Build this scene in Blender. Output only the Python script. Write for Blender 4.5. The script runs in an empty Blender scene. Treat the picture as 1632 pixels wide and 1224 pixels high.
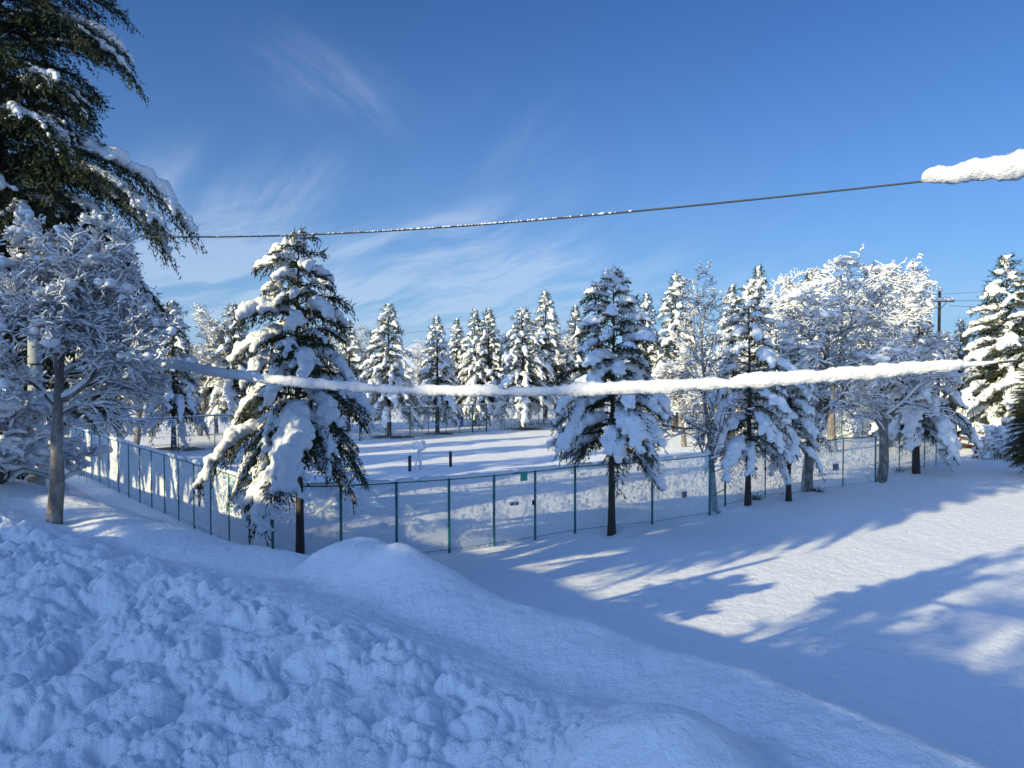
import bpy, math, random
import numpy as np
from mathutils import Vector

# ------------------------------------------------------------------ camera, sky, sun, exposure
SC = bpy.context.scene
COL = SC.collection
F = 1250.0                      # focal length in photo pixels (1632 wide)
CAMZ = 7.0
PITCH = math.atan2(37.0, F)     # looking slightly down
cam = bpy.data.objects.new("camera", bpy.data.cameras.new("camera"))
COL.objects.link(cam)
cam.location = (0, 0, CAMZ)
cam.rotation_euler = (math.pi / 2 - PITCH, 0, 0)
cam.data.sensor_width = 36.0
cam.data.lens = 36.0 * F / 1632.0
cam.data.clip_start = 0.1
cam.data.clip_end = 30000
SC.camera = cam

SUN_EL = math.radians(19.0)
SUN_TO = (-0.80, -0.60)         # horizontal direction towards the sun
SUN_ROT = math.atan2(SUN_TO[0], SUN_TO[1])
sun = bpy.data.objects.new("sun", bpy.data.lights.new("sun", "SUN"))
COL.objects.link(sun)
sun.data.energy = 5.0
sun.data.angle = math.radians(0.5)
sun.data.color = (1.0, 0.88, 0.52)
ce, se = math.cos(SUN_EL), math.sin(SUN_EL)
LDIR = Vector((-SUN_TO[0] * ce, -SUN_TO[1] * ce, -se))
sun.rotation_euler = LDIR.to_track_quat('-Z', 'Y').to_euler()

def pix_dir(px, py):
    """unit-depth world direction of a photo pixel"""
    x = (px - 816.0) / F
    y = -(py - 612.0) / F
    c, s = math.cos(PITCH), math.sin(PITCH)
    return np.array([x, c + y * s, y * c - s])

def build_world():
    w = bpy.data.worlds.new("World")
    SC.world = w
    w.use_nodes = True
    nt = w.node_tree
    N, L = nt.nodes, nt.links
    bg = N["Background"]
    sky = N.new("ShaderNodeTexSky")
    sky.sky_type = 'NISHITA'
    sky.sun_disc = False
    sky.sun_elevation = SUN_EL
    sky.sun_rotation = SUN_ROT
    sky.altitude = 200
    sky.air_density = 1.0
    sky.dust_density = 0.25
    sky.ozone_density = 1.2
    bg.inputs[1].default_value = 0.105
    tc = N.new("ShaderNodeTexCoord")

    def math_node(op, a, b=None, c=None):
        n = N.new("ShaderNodeMath"); n.operation = op
        for i, v in enumerate((a, b, c)):
            if v is None:
                continue
            if isinstance(v, (int, float)):
                n.inputs[i].default_value = v
            else:
                L.new(v, n.inputs[i])
        return n.outputs[0]

    sep = N.new("ShaderNodeSeparateXYZ"); L.new(tc.outputs["Generated"], sep.inputs[0])
    x, y, z = sep.outputs
    az = math_node('ARCTAN2', x, y)                 # azimuth from the view axis
    hyp = math_node('SQRT', math_node('ADD', math_node('MULTIPLY', x, x), math_node('MULTIPLY', y, y)))
    el = math_node('ARCTAN2', z, hyp)
    # wispy streaks: noise stretched along a slanted direction, warped
    comb = N.new("ShaderNodeCombineXYZ")
    L.new(az, comb.inputs[0]); L.new(el, comb.inputs[1])
    warp = N.new("ShaderNodeTexNoise"); warp.inputs["Scale"].default_value = 5.0; warp.inputs["Detail"].default_value = 3
    L.new(comb.outputs[0], warp.inputs["Vector"])
    vm = N.new("ShaderNodeVectorMath"); vm.operation = 'MULTIPLY_ADD'
    L.new(warp.outputs["Color"], vm.inputs[0]); vm.inputs[1].default_value = (0.07, 0.07, 0); L.new(comb.outputs[0], vm.inputs[2])

    def streak(angle, sx, sy, off):
        mp = N.new("ShaderNodeMapping"); mp.vector_type = 'TEXTURE'
        mp.inputs["Rotation"].default_value = (0, 0, angle)
        mp.inputs["Location"].default_value = (off, off * .7, 0)
        mp.inputs["Scale"].default_value = (sx, sy, 1)
        L.new(vm.outputs[0], mp.inputs[0])
        n = N.new("ShaderNodeTexNoise"); n.inputs["Scale"].default_value = 1.0
        n.inputs["Detail"].default_value = 6; n.inputs["Roughness"].default_value = .6
        L.new(mp.outputs[0], n.inputs["Vector"])
        r = N.new("ShaderNodeMapRange"); r.inputs[1].default_value = .36; r.inputs[2].default_value = .76
        r.interpolation_type = 'SMOOTHSTEP'
        L.new(n.outputs["Fac"], r.inputs[0])
        return r.outputs[0]
    sA = streak(math.radians(16), .30, .045, 0)
    sB = streak(math.radians(-38), .22, .06, 3.0)
    sC = streak(math.radians(55), .25, .07, 7.0)

    def spot(px, py, rx, ry, rot, amp, src):
        d = pix_dir(px, py)
        a0 = math.atan2(d[0], d[1]); e0 = math.atan2(d[2], math.hypot(d[0], d[1]))
        da = math_node('SUBTRACT', az, a0); de = math_node('SUBTRACT', el, e0)
        c, s = math.cos(rot), math.sin(rot)
        u = math_node('ADD', math_node('MULTIPLY', da, c), math_node('MULTIPLY', de, s))
        v = math_node('ADD', math_node('MULTIPLY', da, -s), math_node('MULTIPLY', de, c))
        u = math_node('DIVIDE', u, rx / F); v = math_node('DIVIDE', v, ry / F)
        r2 = math_node('ADD', math_node('MULTIPLY', u, u), math_node('MULTIPLY', v, v))
        g = math_node('EXPONENT', math_node('MULTIPLY', r2, -1.0))
        return math_node('MULTIPLY', math_node('MULTIPLY', g, amp), src)
    tot = None
    for args in ((505, 122, 110, 42, -.35, .20, sB), (590, 185, 80, 25, -.6, .12, sB), (440, 330, 90, 50, .7, .45, sC),
                 (310, 425, 170, 62, .1, 1.7, sA), (700, 375, 150, 35, .25, .85, sA), (820, 415, 170, 28, .25, .75, sA),
                 (640, 488, 300, 45, .05, 1.25, sA), (900, 470, 260, 40, .15, .6, sA), (820, 250, 90, 90, -.9, .10, sC),
                 (1400, 500, 300, 35, .1, .35, sA), (280, 290, 60, 40, .5, .45, sC)):
        s_ = spot(*args)
        tot = s_ if tot is None else math_node('ADD', tot, s_)
    tot = math_node('MINIMUM', math_node('MAXIMUM', tot, 0.0), .40)
    veil = N.new("ShaderNodeMix"); veil.data_type = 'RGBA'
    L.new(math_node('MULTIPLY', math_node('EXPONENT', math_node('MULTIPLY', math_node('ABSOLUTE', el), -6.5)), .85), veil.inputs["Factor"])
    veil.inputs["B"].default_value = (2.65, 4.3, 6.5, 1)
    mix = N.new("ShaderNodeMix"); mix.data_type = 'RGBA'
    L.new(tot, mix.inputs["Factor"])
    tint = N.new("ShaderNodeMix"); tint.data_type = 'RGBA'; tint.blend_type = 'MULTIPLY'
    tint.inputs["Factor"].default_value = 1.0
    L.new(sky.outputs[0], tint.inputs["A"])
    side = N.new("ShaderNodeMapRange"); side.interpolation_type = 'SMOOTHSTEP'
    side.inputs[1].default_value = -.15; side.inputs[2].default_value = .75
    L.new(math_node('ADD', math_node('MULTIPLY', x, SUN_TO[0]), math_node('MULTIPLY', y, SUN_TO[1])), side.inputs[0])
    wb = N.new("ShaderNodeMix"); wb.data_type = 'RGBA'       # deep blue away from the sun, brightened towards it to lift the shade
    wb.inputs["A"].default_value = (0.20, 0.455, 0.89, 1); wb.inputs["B"].default_value = (1.95, 2.40, 3.15, 1)
    L.new(side.outputs[0], wb.inputs["Factor"]); L.new(wb.outputs["Result"], tint.inputs["B"])
    L.new(tint.outputs["Result"], veil.inputs["A"]); L.new(veil.outputs["Result"], mix.inputs["A"])
    mix.inputs["B"].default_value = (4.9, 5.8, 7.2, 1)
    L.new(mix.outputs["Result"], bg.inputs[0])

build_world()
SC.view_settings.view_transform = 'Standard'
SC.view_settings.look = 'None'
SC.view_settings.gamma = 1.0
SC.view_settings.exposure = 0.36
SC.cycles.use_denoising = True
SC.cycles.max_bounces = 6
SC.cycles.diffuse_bounces = 3
SC.cycles.glossy_bounces = 2
SC.cycles.transparent_max_bounces = 8
SC.cycles.use_adaptive_sampling = True
SC.cycles.adaptive_threshold = 0.02

# ------------------------------------------------------------------ helpers
def at(px, py, Y):
    d = pix_dir(px, py)
    return np.array([0, 0, CAMZ]) + d * (Y / d[1])

def ground_at(px, py, z=0.0):
    d = pix_dir(px, py)
    t = (z - CAMZ) / d[2]
    return np.array([0, 0, CAMZ]) + d * t

def hash2(ix, iy, seed=0):
    h = (ix.astype(np.int64) * 374761393 + iy.astype(np.int64) * 668265263 + seed * 974634777) & 0xFFFFFFFF
    h = ((h ^ (h >> 13)) * 1274126177) & 0xFFFFFFFF
    h = ((h ^ (h >> 16)) * 2246822519) & 0xFFFFFFFF
    return ((h ^ (h >> 15)) & 0xFFFFFF) / float(0xFFFFFF)

def vnoise2(x, y, seed=0):
    ix, iy = np.floor(x), np.floor(y)
    fx, fy = x - ix, y - iy
    fx = fx * fx * (3 - 2 * fx); fy = fy * fy * (3 - 2 * fy)
    a = hash2(ix, iy, seed); b = hash2(ix + 1, iy, seed)
    c = hash2(ix, iy + 1, seed); d = hash2(ix + 1, iy + 1, seed)
    return (a * (1 - fx) + b * fx) * (1 - fy) + (c * (1 - fx) + d * fx) * fy - .5

def fbm2(x, y, seed=0, octv=4, gain=.5):
    o, amp, f = 0, 1.0, 1.0
    for i in range(octv):
        ca, sa = math.cos(i * .7), math.sin(i * .7)
        o = o + amp * vnoise2((x * ca - y * sa) * f, (x * sa + y * ca) * f, seed + i * 17)
        amp *= gain; f *= 2.03
    return o

def vnoise3(p, seed=0):
    q = p[:, 2] * 1.0
    iz = np.floor(q); fz = q - iz; fz = fz * fz * (3 - 2 * fz)
    def lay(k):
        ix, iy = np.floor(p[:, 0]), np.floor(p[:, 1])
        fx, fy = p[:, 0] - ix, p[:, 1] - iy
        fx = fx * fx * (3 - 2 * fx); fy = fy * fy * (3 - 2 * fy)
        s = (iz + k) * 131
        a = hash2(ix + s, iy - s * 3, seed); b = hash2(ix + 1 + s, iy - s * 3, seed)
        c = hash2(ix + s, iy + 1 - s * 3, seed); d = hash2(ix + 1 + s, iy + 1 - s * 3, seed)
        return (a * (1 - fx) + b * fx) * (1 - fy) + (c * (1 - fx) + d * fx) * fy
    return lay(0) * (1 - fz) + lay(1) * fz - .5

def sstep(a, b, x):
    t = np.clip((x - a) / (b - a), 0, 1)
    return t * t * (3 - 2 * t)

class MB:
    """collects vertices and faces; build() links them as one mesh object"""
    def __init__(self):
        self.v, self.q, self.t, self.n = [], [], [], 0
    def add(self, v, quads=None, tris=None):
        v = np.asarray(v, float).reshape(-1, 3)
        if quads is not None and len(quads):
            self.q.append(np.asarray(quads, np.int64).reshape(-1, 4) + self.n)
        if tris is not None and len(tris):
            self.t.append(np.asarray(tris, np.int64).reshape(-1, 3) + self.n)
        self.v.append(v); self.n += len(v)
    def box(self, c, s, rz=0.0):
        c = np.asarray(c, float); s = np.asarray(s, float) / 2
        p = np.array([(x, y, z) for z in (-1, 1) for y in (-1, 1) for x in (-1, 1)], float) * s
        ca, sa = math.cos(rz), math.sin(rz)
        p = np.stack([p[:, 0] * ca - p[:, 1] * sa, p[:, 0] * sa + p[:, 1] * ca, p[:, 2]], 1) + c
        self.add(p, [(0, 2, 3, 1), (4, 5, 7, 6), (0, 1, 5, 4), (2, 6, 7, 3), (0, 4, 6, 2), (1, 3, 7, 5)])
    def segs(self, p0, p1, r0, r1, sides=4, flat=1.0, caps=False):
        """batch of separate prisms"""
        p0 = np.asarray(p0, float).reshape(-1, 3); p1 = np.asarray(p1, float).reshape(-1, 3)
        n = len(p0)
        if n == 0:
            return
        r0 = np.broadcast_to(np.asarray(r0, float), (n,)); r1 = np.broadcast_to(np.asarray(r1, float), (n,))
        d = p1 - p0
        d = d / np.maximum(np.linalg.norm(d, axis=1, keepdims=True), 1e-9)
        up = np.where(np.abs(d[:, 2:3]) > .95, np.array([[1., 0, 0]]), np.array([[0, 0, 1.]]))
        a = np.cross(d, up); a /= np.linalg.norm(a, axis=1, keepdims=True)
        b = np.cross(a, d)
        ang = np.arange(sides) * 2 * math.pi / sides + math.pi / sides
        ca, sa = np.cos(ang), np.sin(ang)
        off = a[:, None, :] * ca[None, :, None] + b[:, None, :] * sa[None, :, None] * flat
        v0 = p0[:, None, :] + off * r0[:, None, None]
        v1 = p1[:, None, :] + off * r1[:, None, None]
        v = np.concatenate([v0, v1], 1).reshape(-1, 3)
        base = np.arange(n)[:, None] * 2 * sides
        i = np.arange(sides); j = (i + 1) % sides
        q = np.stack([base + i, base + j, base + sides + j, base + sides + i], -1).reshape(-1, 4)
        self.add(v, q)
        if caps and sides == 4:
            b2 = np.arange(n)[:, None] * 8
            self.q.append(np.concatenate([b2 + np.array([[3, 2, 1, 0]]), b2 + np.array([[4, 5, 6, 7]])]) + self.n - len(v))
    def tube(self, pts, rad, sides=8, flat=1.0, cap=True, up=(0, 0, 1)):
        """one continuous tapered tube along pts"""
        p = np.asarray(pts, float); n = len(p)
        rad = np.broadcast_to(np.asarray(rad, float), (n,))
        d = np.gradient(p, axis=0)
        d /= np.maximum(np.linalg.norm(d, axis=1, keepdims=True), 1e-9)
        mean = p[-1] - p[0]
        u = np.array([1., 0, 0]) if abs(mean[2]) > .8 * np.linalg.norm(mean) else np.array(up, float)
        a = np.cross(d, u); a /= np.maximum(np.linalg.norm(a, axis=1, keepdims=True), 1e-9)
        b = np.cross(a, d)
        ang = np.arange(sides) * 2 * math.pi / sides
        off = a[:, None, :] * np.cos(ang)[None, :, None] + b[:, None, :] * (np.sin(ang) * flat)[None, :, None]
        v = (p[:, None, :] + off * rad[:, None, None]).reshape(-1, 3)
        i = np.arange(sides); j = (i + 1) % sides
        base = np.arange(n - 1)[:, None] * sides
        q = np.stack([base + i, base + j, base + sides + j, base + sides + i], -1).reshape(-1, 4)
        t = []
        if cap:
            v = np.concatenate([v, p[:1], p[-1:]])
            k0, k1 = n * sides, n * sides + 1
            t = [(k0, jj, ii) for ii, jj in zip(i, j)] + [(k1, (n - 1) * sides + ii, (n - 1) * sides + jj) for ii, jj in zip(i, j)]
        self.add(v, q, t)
    def mesh(self, name, smooth=True):
        me = bpy.data.meshes.new(name)
        v = np.concatenate(self.v) if self.v else np.zeros((0, 3))
        q = np.concatenate(self.q) if self.q else np.zeros((0, 4), np.int64)
        t = np.concatenate(self.t) if self.t else np.zeros((0, 3), np.int64)
        me.vertices.add(len(v)); me.vertices.foreach_set("co", v.astype(np.float32).ravel())
        nl = len(q) * 4 + len(t) * 3
        me.loops.add(nl)
        me.loops.foreach_set("vertex_index", np.concatenate([q.ravel(), t.ravel()]).astype(np.int32))
        me.polygons.add(len(q) + len(t))
        starts = np.concatenate([np.arange(len(q)) * 4, len(q) * 4 + np.arange(len(t)) * 3]).astype(np.int32)
        me.polygons.foreach_set("loop_start", starts)
        me.polygons.foreach_set("use_smooth", np.full(len(q) + len(t), smooth, bool))
        me.update(calc_edges=True)
        return me
    def build(self, name, mat, parent=None, smooth=True):
        return link(name, self.mesh(name, smooth), mat, parent)

def link(name, me, mat, parent=None):
    if mat is not None and len(me.materials) == 0:
        me.materials.append(mat)
    o = bpy.data.objects.new(name, me)
    COL.objects.link(o)
    if parent is not None:
        o.parent = parent
    return o

def tag(o, label=None, cat=None, group=None, kind=None):
    for k, v in (('label', label), ('category', cat), ('group', group), ('kind', kind)):
        if v:
            o[k] = v
    return o

def empty(name, loc, label, cat, group=None, rz=0.0, scale=None):
    o = bpy.data.objects.new(name, None)
    COL.objects.link(o)
    o.location = tuple(float(c) for c in loc); o.rotation_euler = (0, 0, rz)
    if scale is not None:
        o.scale = scale
    return tag(o, label, cat, group)

def remeshed(mb, voxel, noise_amp=0.0, noise_scale=3.0, seed=0, squash=None):
    """fuse overlapping lumps into one soft skin"""
    me = mb.mesh("lumps")
    o = bpy.data.objects.new("lumps", me); COL.objects.link(o)
    m = o.modifiers.new("r", 'REMESH'); m.mode = 'VOXEL'; m.voxel_size = voxel; m.use_smooth_shade = True
    dg = bpy.context.evaluated_depsgraph_get()
    out = bpy.data.meshes.new_from_object(o.evaluated_get(dg))
    bpy.data.objects.remove(o); bpy.data.meshes.remove(me)
    n = len(out.vertices)
    if n and noise_amp:
        co = np.empty(n * 3, np.float32); out.vertices.foreach_get("co", co)
        no = np.empty(n * 3, np.float32); out.vertex_normals.foreach_get("vector", no)
        co = co.reshape(-1, 3); no = no.reshape(-1, 3)
        k = vnoise3(co * noise_scale, seed) + .5 * vnoise3(co * noise_scale * 2.3, seed + 5)
        co = co + no * (k * noise_amp)[:, None]
        out.vertices.foreach_set("co", co.astype(np.float32).ravel())
    out.polygons.foreach_set("use_smooth", np.ones(len(out.polygons), bool))
    out.update()
    return out

_ico = None
def ico():
    """unit 42-vertex sphere"""
    global _ico
    if _ico is None:
        import bmesh
        bm = bmesh.new(); bmesh.ops.create_icosphere(bm, subdivisions=2, radius=1.0)
        bm.verts.ensure_lookup_table()
        _ico = (np.array([v.co[:] for v in bm.verts]), np.array([[v.index for v in f.verts] for f in bm.faces]))
        bm.free()
    return _ico

def balls(mb, c, r, flat=.8):
    c = np.asarray(c, float).reshape(-1, 3)
    if len(c) == 0:
        return
    r = np.broadcast_to(np.asarray(r, float), (len(c),))
    sv, sf = ico()
    v = c[:, None, :] + sv[None] * r[:, None, None] * np.array([1, 1, flat])
    f = sf[None] + (np.arange(len(c)) * len(sv))[:, None, None]
    mb.add(v.reshape(-1, 3), None, f.reshape(-1, 3))

# ------------------------------------------------------------------ materials
def material(name, build):
    m = bpy.data.materials.new(name); m.use_nodes = True
    nt = m.node_tree; b = nt.nodes["Principled BSDF"]
    build(nt, b, nt.nodes, nt.links)
    return m

def noise(nt, scale, detail=4, rough=.5, coord="Object", stretch=None):
    tc = nt.nodes.new("ShaderNodeTexCoord")
    n = nt.nodes.new("ShaderNodeTexNoise")
    n.inputs["Scale"].default_value = scale; n.inputs["Detail"].default_value = detail; n.inputs["Roughness"].default_value = rough
    if stretch:
        mp = nt.nodes.new("ShaderNodeMapping"); mp.inputs["Scale"].default_value = stretch
        nt.links.new(tc.outputs[coord], mp.inputs[0]); nt.links.new(mp.outputs[0], n.inputs["Vector"])
    else:
        nt.links.new(tc.outputs[coord], n.inputs["Vector"])
    return n

def ramp(nt, src, stops):
    r = nt.nodes.new("ShaderNodeValToRGB")
    e = r.color_ramp.elements
    while len(e) < len(stops):
        e.new(.5)
    for el, (p, c) in zip(e, stops):
        el.position = p; el.color = (*c, 1)
    nt.links.new(src, r.inputs[0])
    return r.outputs[0]

def bump(nt, b, src, strength, dist, prev=None):
    n = nt.nodes.new("ShaderNodeBump")
    n.inputs["Strength"].default_value = strength; n.inputs["Distance"].default_value = dist
    nt.links.new(src, n.inputs["Height"])
    if prev is not None:
        nt.links.new(prev, n.inputs["Normal"])
    nt.links.new(n.outputs[0], b.inputs["Normal"])
    return n.outputs[0]

SNOWC = (.90, .905, .91)
def mat_snow(nt, b, N, L):
    b.inputs["Base Color"].default_value = (.80, .81, .82, 1)
    b.inputs["Roughness"].default_value = .7
    b.inputs["Specular IOR Level"].default_value = .2
    n = noise(nt, 9, 5, .65)
    p = bump(nt, b, n.outputs["Fac"], .5, .06)
    n = noise(nt, 48, 4, .65)
    bump(nt, b, n.outputs["Fac"], .8, .02, p)
def mat_dimmed_snow(nt, b, N, L):
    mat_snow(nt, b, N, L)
    b.inputs["Base Color"].default_value = (.64, .655, .68, 1)  # snow colour darkened so the sunlit sleeves and roll don't clip to white
def mat_ground(nt, b, N, L):
    b.inputs["Base Color"].default_value = (*SNOWC, 1)
    b.inputs["Roughness"].default_value = .6
    b.inputs["Specular IOR Level"].default_value = .25
    n1 = noise(nt, 2.2, 6, .62)
    p = bump(nt, b, n1.outputs["Fac"], .55, .12)
    n2 = noise(nt, 19, 5, .7)
    p = bump(nt, b, n2.outputs["Fac"], .65, .024, p)
    n3 = noise(nt, 85, 3, .7)
    bump(nt, b, n3.outputs["Fac"], .8, .008, p)
def mat_path(nt, b, N, L):
    n = noise(nt, 1.4, 6, .65)
    c = ramp(nt, n.outputs["Fac"], [(.3, (.52, .49, .44)), (.6, (.74, .74, .73)), (.8, (.80, .82, .84))])
    L.new(c, b.inputs["Base Color"]); b.inputs["Roughness"].default_value = .75
    n2 = noise(nt, 12, 5, .6)
    bump(nt, b, n2.outputs["Fac"], .6, .05)
def mat_needles(nt, b, N, L):
    n = noise(nt, 1.6, 5, .7)
    c = ramp(nt, n.outputs["Fac"], [(.25, (.016, .026, .014)), (.5, (.034, .048, .022)), (.72, (.065, .066, .028)), (.9, (.10, .08, .04))])
    L.new(c, b.inputs["Base Color"]); b.inputs["Roughness"].default_value = .7
    b.inputs["Specular IOR Level"].default_value = .2
def mat_bark(nt, b, N, L):
    n = noise(nt, 6, 6, .7, stretch=(1, 1, .25))
    c = ramp(nt, n.outputs["Fac"], [(.3, (.018, .014, .012)), (.55, (.055, .042, .034)), (.8, (.11, .09, .075))])
    L.new(c, b.inputs["Base Color"]); b.inputs["Roughness"].default_value = .9
    bump(nt, b, n.outputs["Fac"], .9, .04)
def mat_greybark(nt, b, N, L):
    n = noise(nt, 5, 6, .7, stretch=(1, 1, .5))
    c = ramp(nt, n.outputs["Fac"], [(.3, (.07, .06, .055)), (.5, (.17, .15, .13)), (.62, (.30, .28, .26)), (.7, (.7, .72, .75))])
    L.new(c, b.inputs["Base Color"]); b.inputs["Roughness"].default_value = .9
    bump(nt, b, n.outputs["Fac"], .8, .03)
def mat_twig(nt, b, N, L):
    n = noise(nt, 3, 4, .6)
    c = ramp(nt, n.outputs["Fac"], [(.3, (.03, .022, .018)), (.7, (.09, .065, .05))])
    L.new(c, b.inputs["Base Color"]); b.inputs["Roughness"].default_value = .85
def mat_redtwig(nt, b, N, L):
    n = noise(nt, 2, 4, .6)
    c = ramp(nt, n.outputs["Fac"], [(.3, (.10, .065, .05)), (.7, (.24, .17, .14))])
    L.new(c, b.inputs["Base Color"]); b.inputs["Roughness"].default_value = .85
def mat_green(nt, b, N, L):
    n = noise(nt, 7, 4, .6)
    c = ramp(nt, n.outputs["Fac"], [(.35, (.012, .12, .12)), (.65, (.03, .21, .19)), (.85, (.25, .36, .36))])
    L.new(c, b.inputs["Base Color"]); b.inputs["Roughness"].default_value = .45
def plain(col, rough=.6, var=.35, scale=5, metal=0.0):
    def f(nt, b, N, L):
        n = noise(nt, scale, 5, .6)
        lo = tuple(c * (1 - var) for c in col); hi = tuple(min(1, c * (1 + var)) for c in col)
        L.new(ramp(nt, n.outputs["Fac"], [(.3, lo), (.7, hi)]), b.inputs["Base Color"])
        b.inputs["Roughness"].default_value = rough; b.inputs["Metallic"].default_value = metal
    return f
M = {k: material(k, f) for k, f in dict(
    snow=mat_snow, dimmed_snow=mat_dimmed_snow, ground=mat_ground, path=mat_path, needles=mat_needles, bark=mat_bark, greybark=mat_greybark, twig=mat_twig,
    redtwig=mat_redtwig, green=mat_green, wire=plain((.42, .52, .54), .5), concrete=plain((.30, .32, .31), .85, .25, 4),
    cable=plain((.02, .022, .025), .6), wood=plain((.11, .075, .05), .9, .5, 9), redwood=plain((.17, .07, .05), .9, .4, 9),
    white=plain((.75, .77, .8), .6, .08), ink=plain((.02, .03, .09), .6, .2), blue=plain((.03, .12, .36), .5, .2),
    teal=plain((.02, .30, .24), .5, .2), grey=plain((.12, .15, .2), .6, .2), dark=plain((.012, .014, .02), .6, .3),
    red=plain((.5, .035, .04), .5, .2), wall=plain((.42, .38, .32), .9, .12, 2), glass=plain((.03, .04, .05), .1, .2),
    paleyellow=plain((.42, .43, .33), .8, .2), hedge=plain((.02, .032, .012), .8, .5, 3),
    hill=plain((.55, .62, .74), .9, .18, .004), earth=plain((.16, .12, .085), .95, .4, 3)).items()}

# ------------------------------------------------------------------ terrain
AX, QX = (-.722, .692), (.692, .722)      # along the road bank / out towards the park
CR_A = [-14, -8, -3.2, -2.37, -1.07, 0, .94, 2.54, 4.94, 11.2, 30]
CR_Q = [-1.6, -1.3, -.65, -.35, -.08, 0, .06, .05, -.18, -.6, -1.2]
CR_Z = [5.38, 5.38, 5.35, 5.32, 5.26, 5.20, 5.16, 5.02, 4.92, 4.95, 4.9]

WELLS = [tuple(ground_at(*q_)[:2]) for q_ in ((975, 850), (1192, 805), (1257, 795), (1460, 755), (1140, 814), (1285, 784), (1403, 768), (620, 697), (283, 716))]

def aq(X, Y):
    return AX[0] * X + AX[1] * (Y - 5.7), QX[0] * X + QX[1] * (Y - 5.7)

def cells(x, y, seed):
    """rounded clods: per lattice cell a dome of random place and size"""
    ix, iy = np.floor(x), np.floor(y)
    best = np.zeros_like(x)
    for dx in (-1, 0, 1):
        for dy in (-1, 0, 1):
            cx, cy = ix + dx, iy + dy
            px = cx + hash2(cx, cy, seed); py = cy + hash2(cx, cy, seed + 1)
            r = .35 + .5 * hash2(cx, cy, seed + 2)
            d2 = ((x - px) ** 2 + (y - py) ** 2) / (r * r)
            best = np.maximum(best, r * np.maximum(1 - d2, 0) ** .8)
    return best

def park(X, Y):
    z = .05 * fbm2(X * .25, Y * .25, 3, 3) + .05 * vnoise2(X * .07, Y * .07, 9)
    r = np.hypot(X, Y)
    return z * np.clip(r / 20, 0, 1) + .0

def H(X, Y, detail=True):
    X = np.asarray(X, float); Y = np.asarray(Y, float)
    a, q = aq(X, Y)
    qc = np.interp(a, CR_A, CR_Q); zc = np.interp(a, CR_A, CR_Z)
    qc = qc + .10 * vnoise2(a * .9, a * 0 + 3, 21)
    zc = zc + .07 * vnoise2(a * .8, a * 0, 22)
    hump = .25 * sstep(2.52, 2.38, a) * sstep(.2, 1.7, a) * (1 + .7 * vnoise2(a * 2.3, q * 2.3, 77))
    dq = q - qc
    rnd = np.interp(a, [.5, 4], [.18, .8]); slo = np.interp(a, [.5, 4], [.80, .62])
    out = zc + hump * np.exp(-(np.maximum(dq, 0) / .8) ** 2) - slo * (np.sqrt(np.maximum(dq, 0) ** 2 + rnd * rnd) - rnd)
    u = np.maximum(-dq, 0)
    A = np.interp(a, [-8, -3, -1.5, 1, 6, 14], [.0, .0, .02, .10, .12, .10])
    inn = zc + hump * np.exp(-(u / .5) ** 2) + (5.10 - zc) * sstep(.1, 2.4, u) + A * np.exp(-((u - 1.45) / .75) ** 2)
    inn = inn - .1 * np.exp(-((u - .55) / .3) ** 2)
    z = np.where(dq > 0, out, inn)
    p = park(X, Y)
    k = .25
    for wx_, wy_ in WELLS:                      # hollows and fallen lumps round the trunks
        d2 = (X - wx_) ** 2 + (Y - wy_) ** 2
        p = p + (.30 * vnoise2(X * 2.6, Y * 2.6, 13) + .05) * np.exp(-d2 / 1.6) - .16 * np.exp(-d2 / .16)
    z = np.where(z > p + 2, z, k * np.logaddexp(z / k, p / k))
    if detail:
        near = np.clip(1 - (np.hypot(X, Y) - 16) / 8, 0, 1) * sstep(.3, 1.5, z - p)
        wob = 1.0 + .8 * vnoise2(a * .55, q * .55, 31)
        m = sstep(.78, 1.4, u * wob + .35 * vnoise2(a * 1.1, q * 1.1, 33) + .0) * sstep(-2.6, -1.2, a) * sstep(4.4, 3.2, u)
        wx = X + .18 * vnoise2(X * 3, Y * 3, 41); wy = Y + .18 * vnoise2(X * 3, Y * 3, 42)
        cl = .10 * cells(wx / .95, wy / .95, 45) + .74 * (.30 * cells(wx / .46, wy / .46, 51) * .46 * 1.1 + .36 * cells(wx / .22, wy / .22, 61) * .22 * 1.5 \
            + .42 * cells(wx / .105, wy / .105, 71) * .105 * 1.5 + .45 * cells(wx / .05, wy / .05, 81) * .05)
        z = z + near * m * (cl - .13)
        z = z + near * (.06 * fbm2(X * 1.3, Y * 1.3, 91, 4) + .010 * fbm2(X * 14, Y * 14, 95, 3))
        # smooth drift mound in front, right of the clods
        a0, q0 = aq(np.array(.62), np.array(3.25))
        z = z + .30 * np.exp(-((a - a0) / .5) ** 2 - ((q - q0) / .42) ** 2) * (1 + .5 * vnoise2(X * 3, Y * 3, 88))
    return z

def Hs(x, y):
    return float(H(np.array([x]), np.array([y]))[0])

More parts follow.
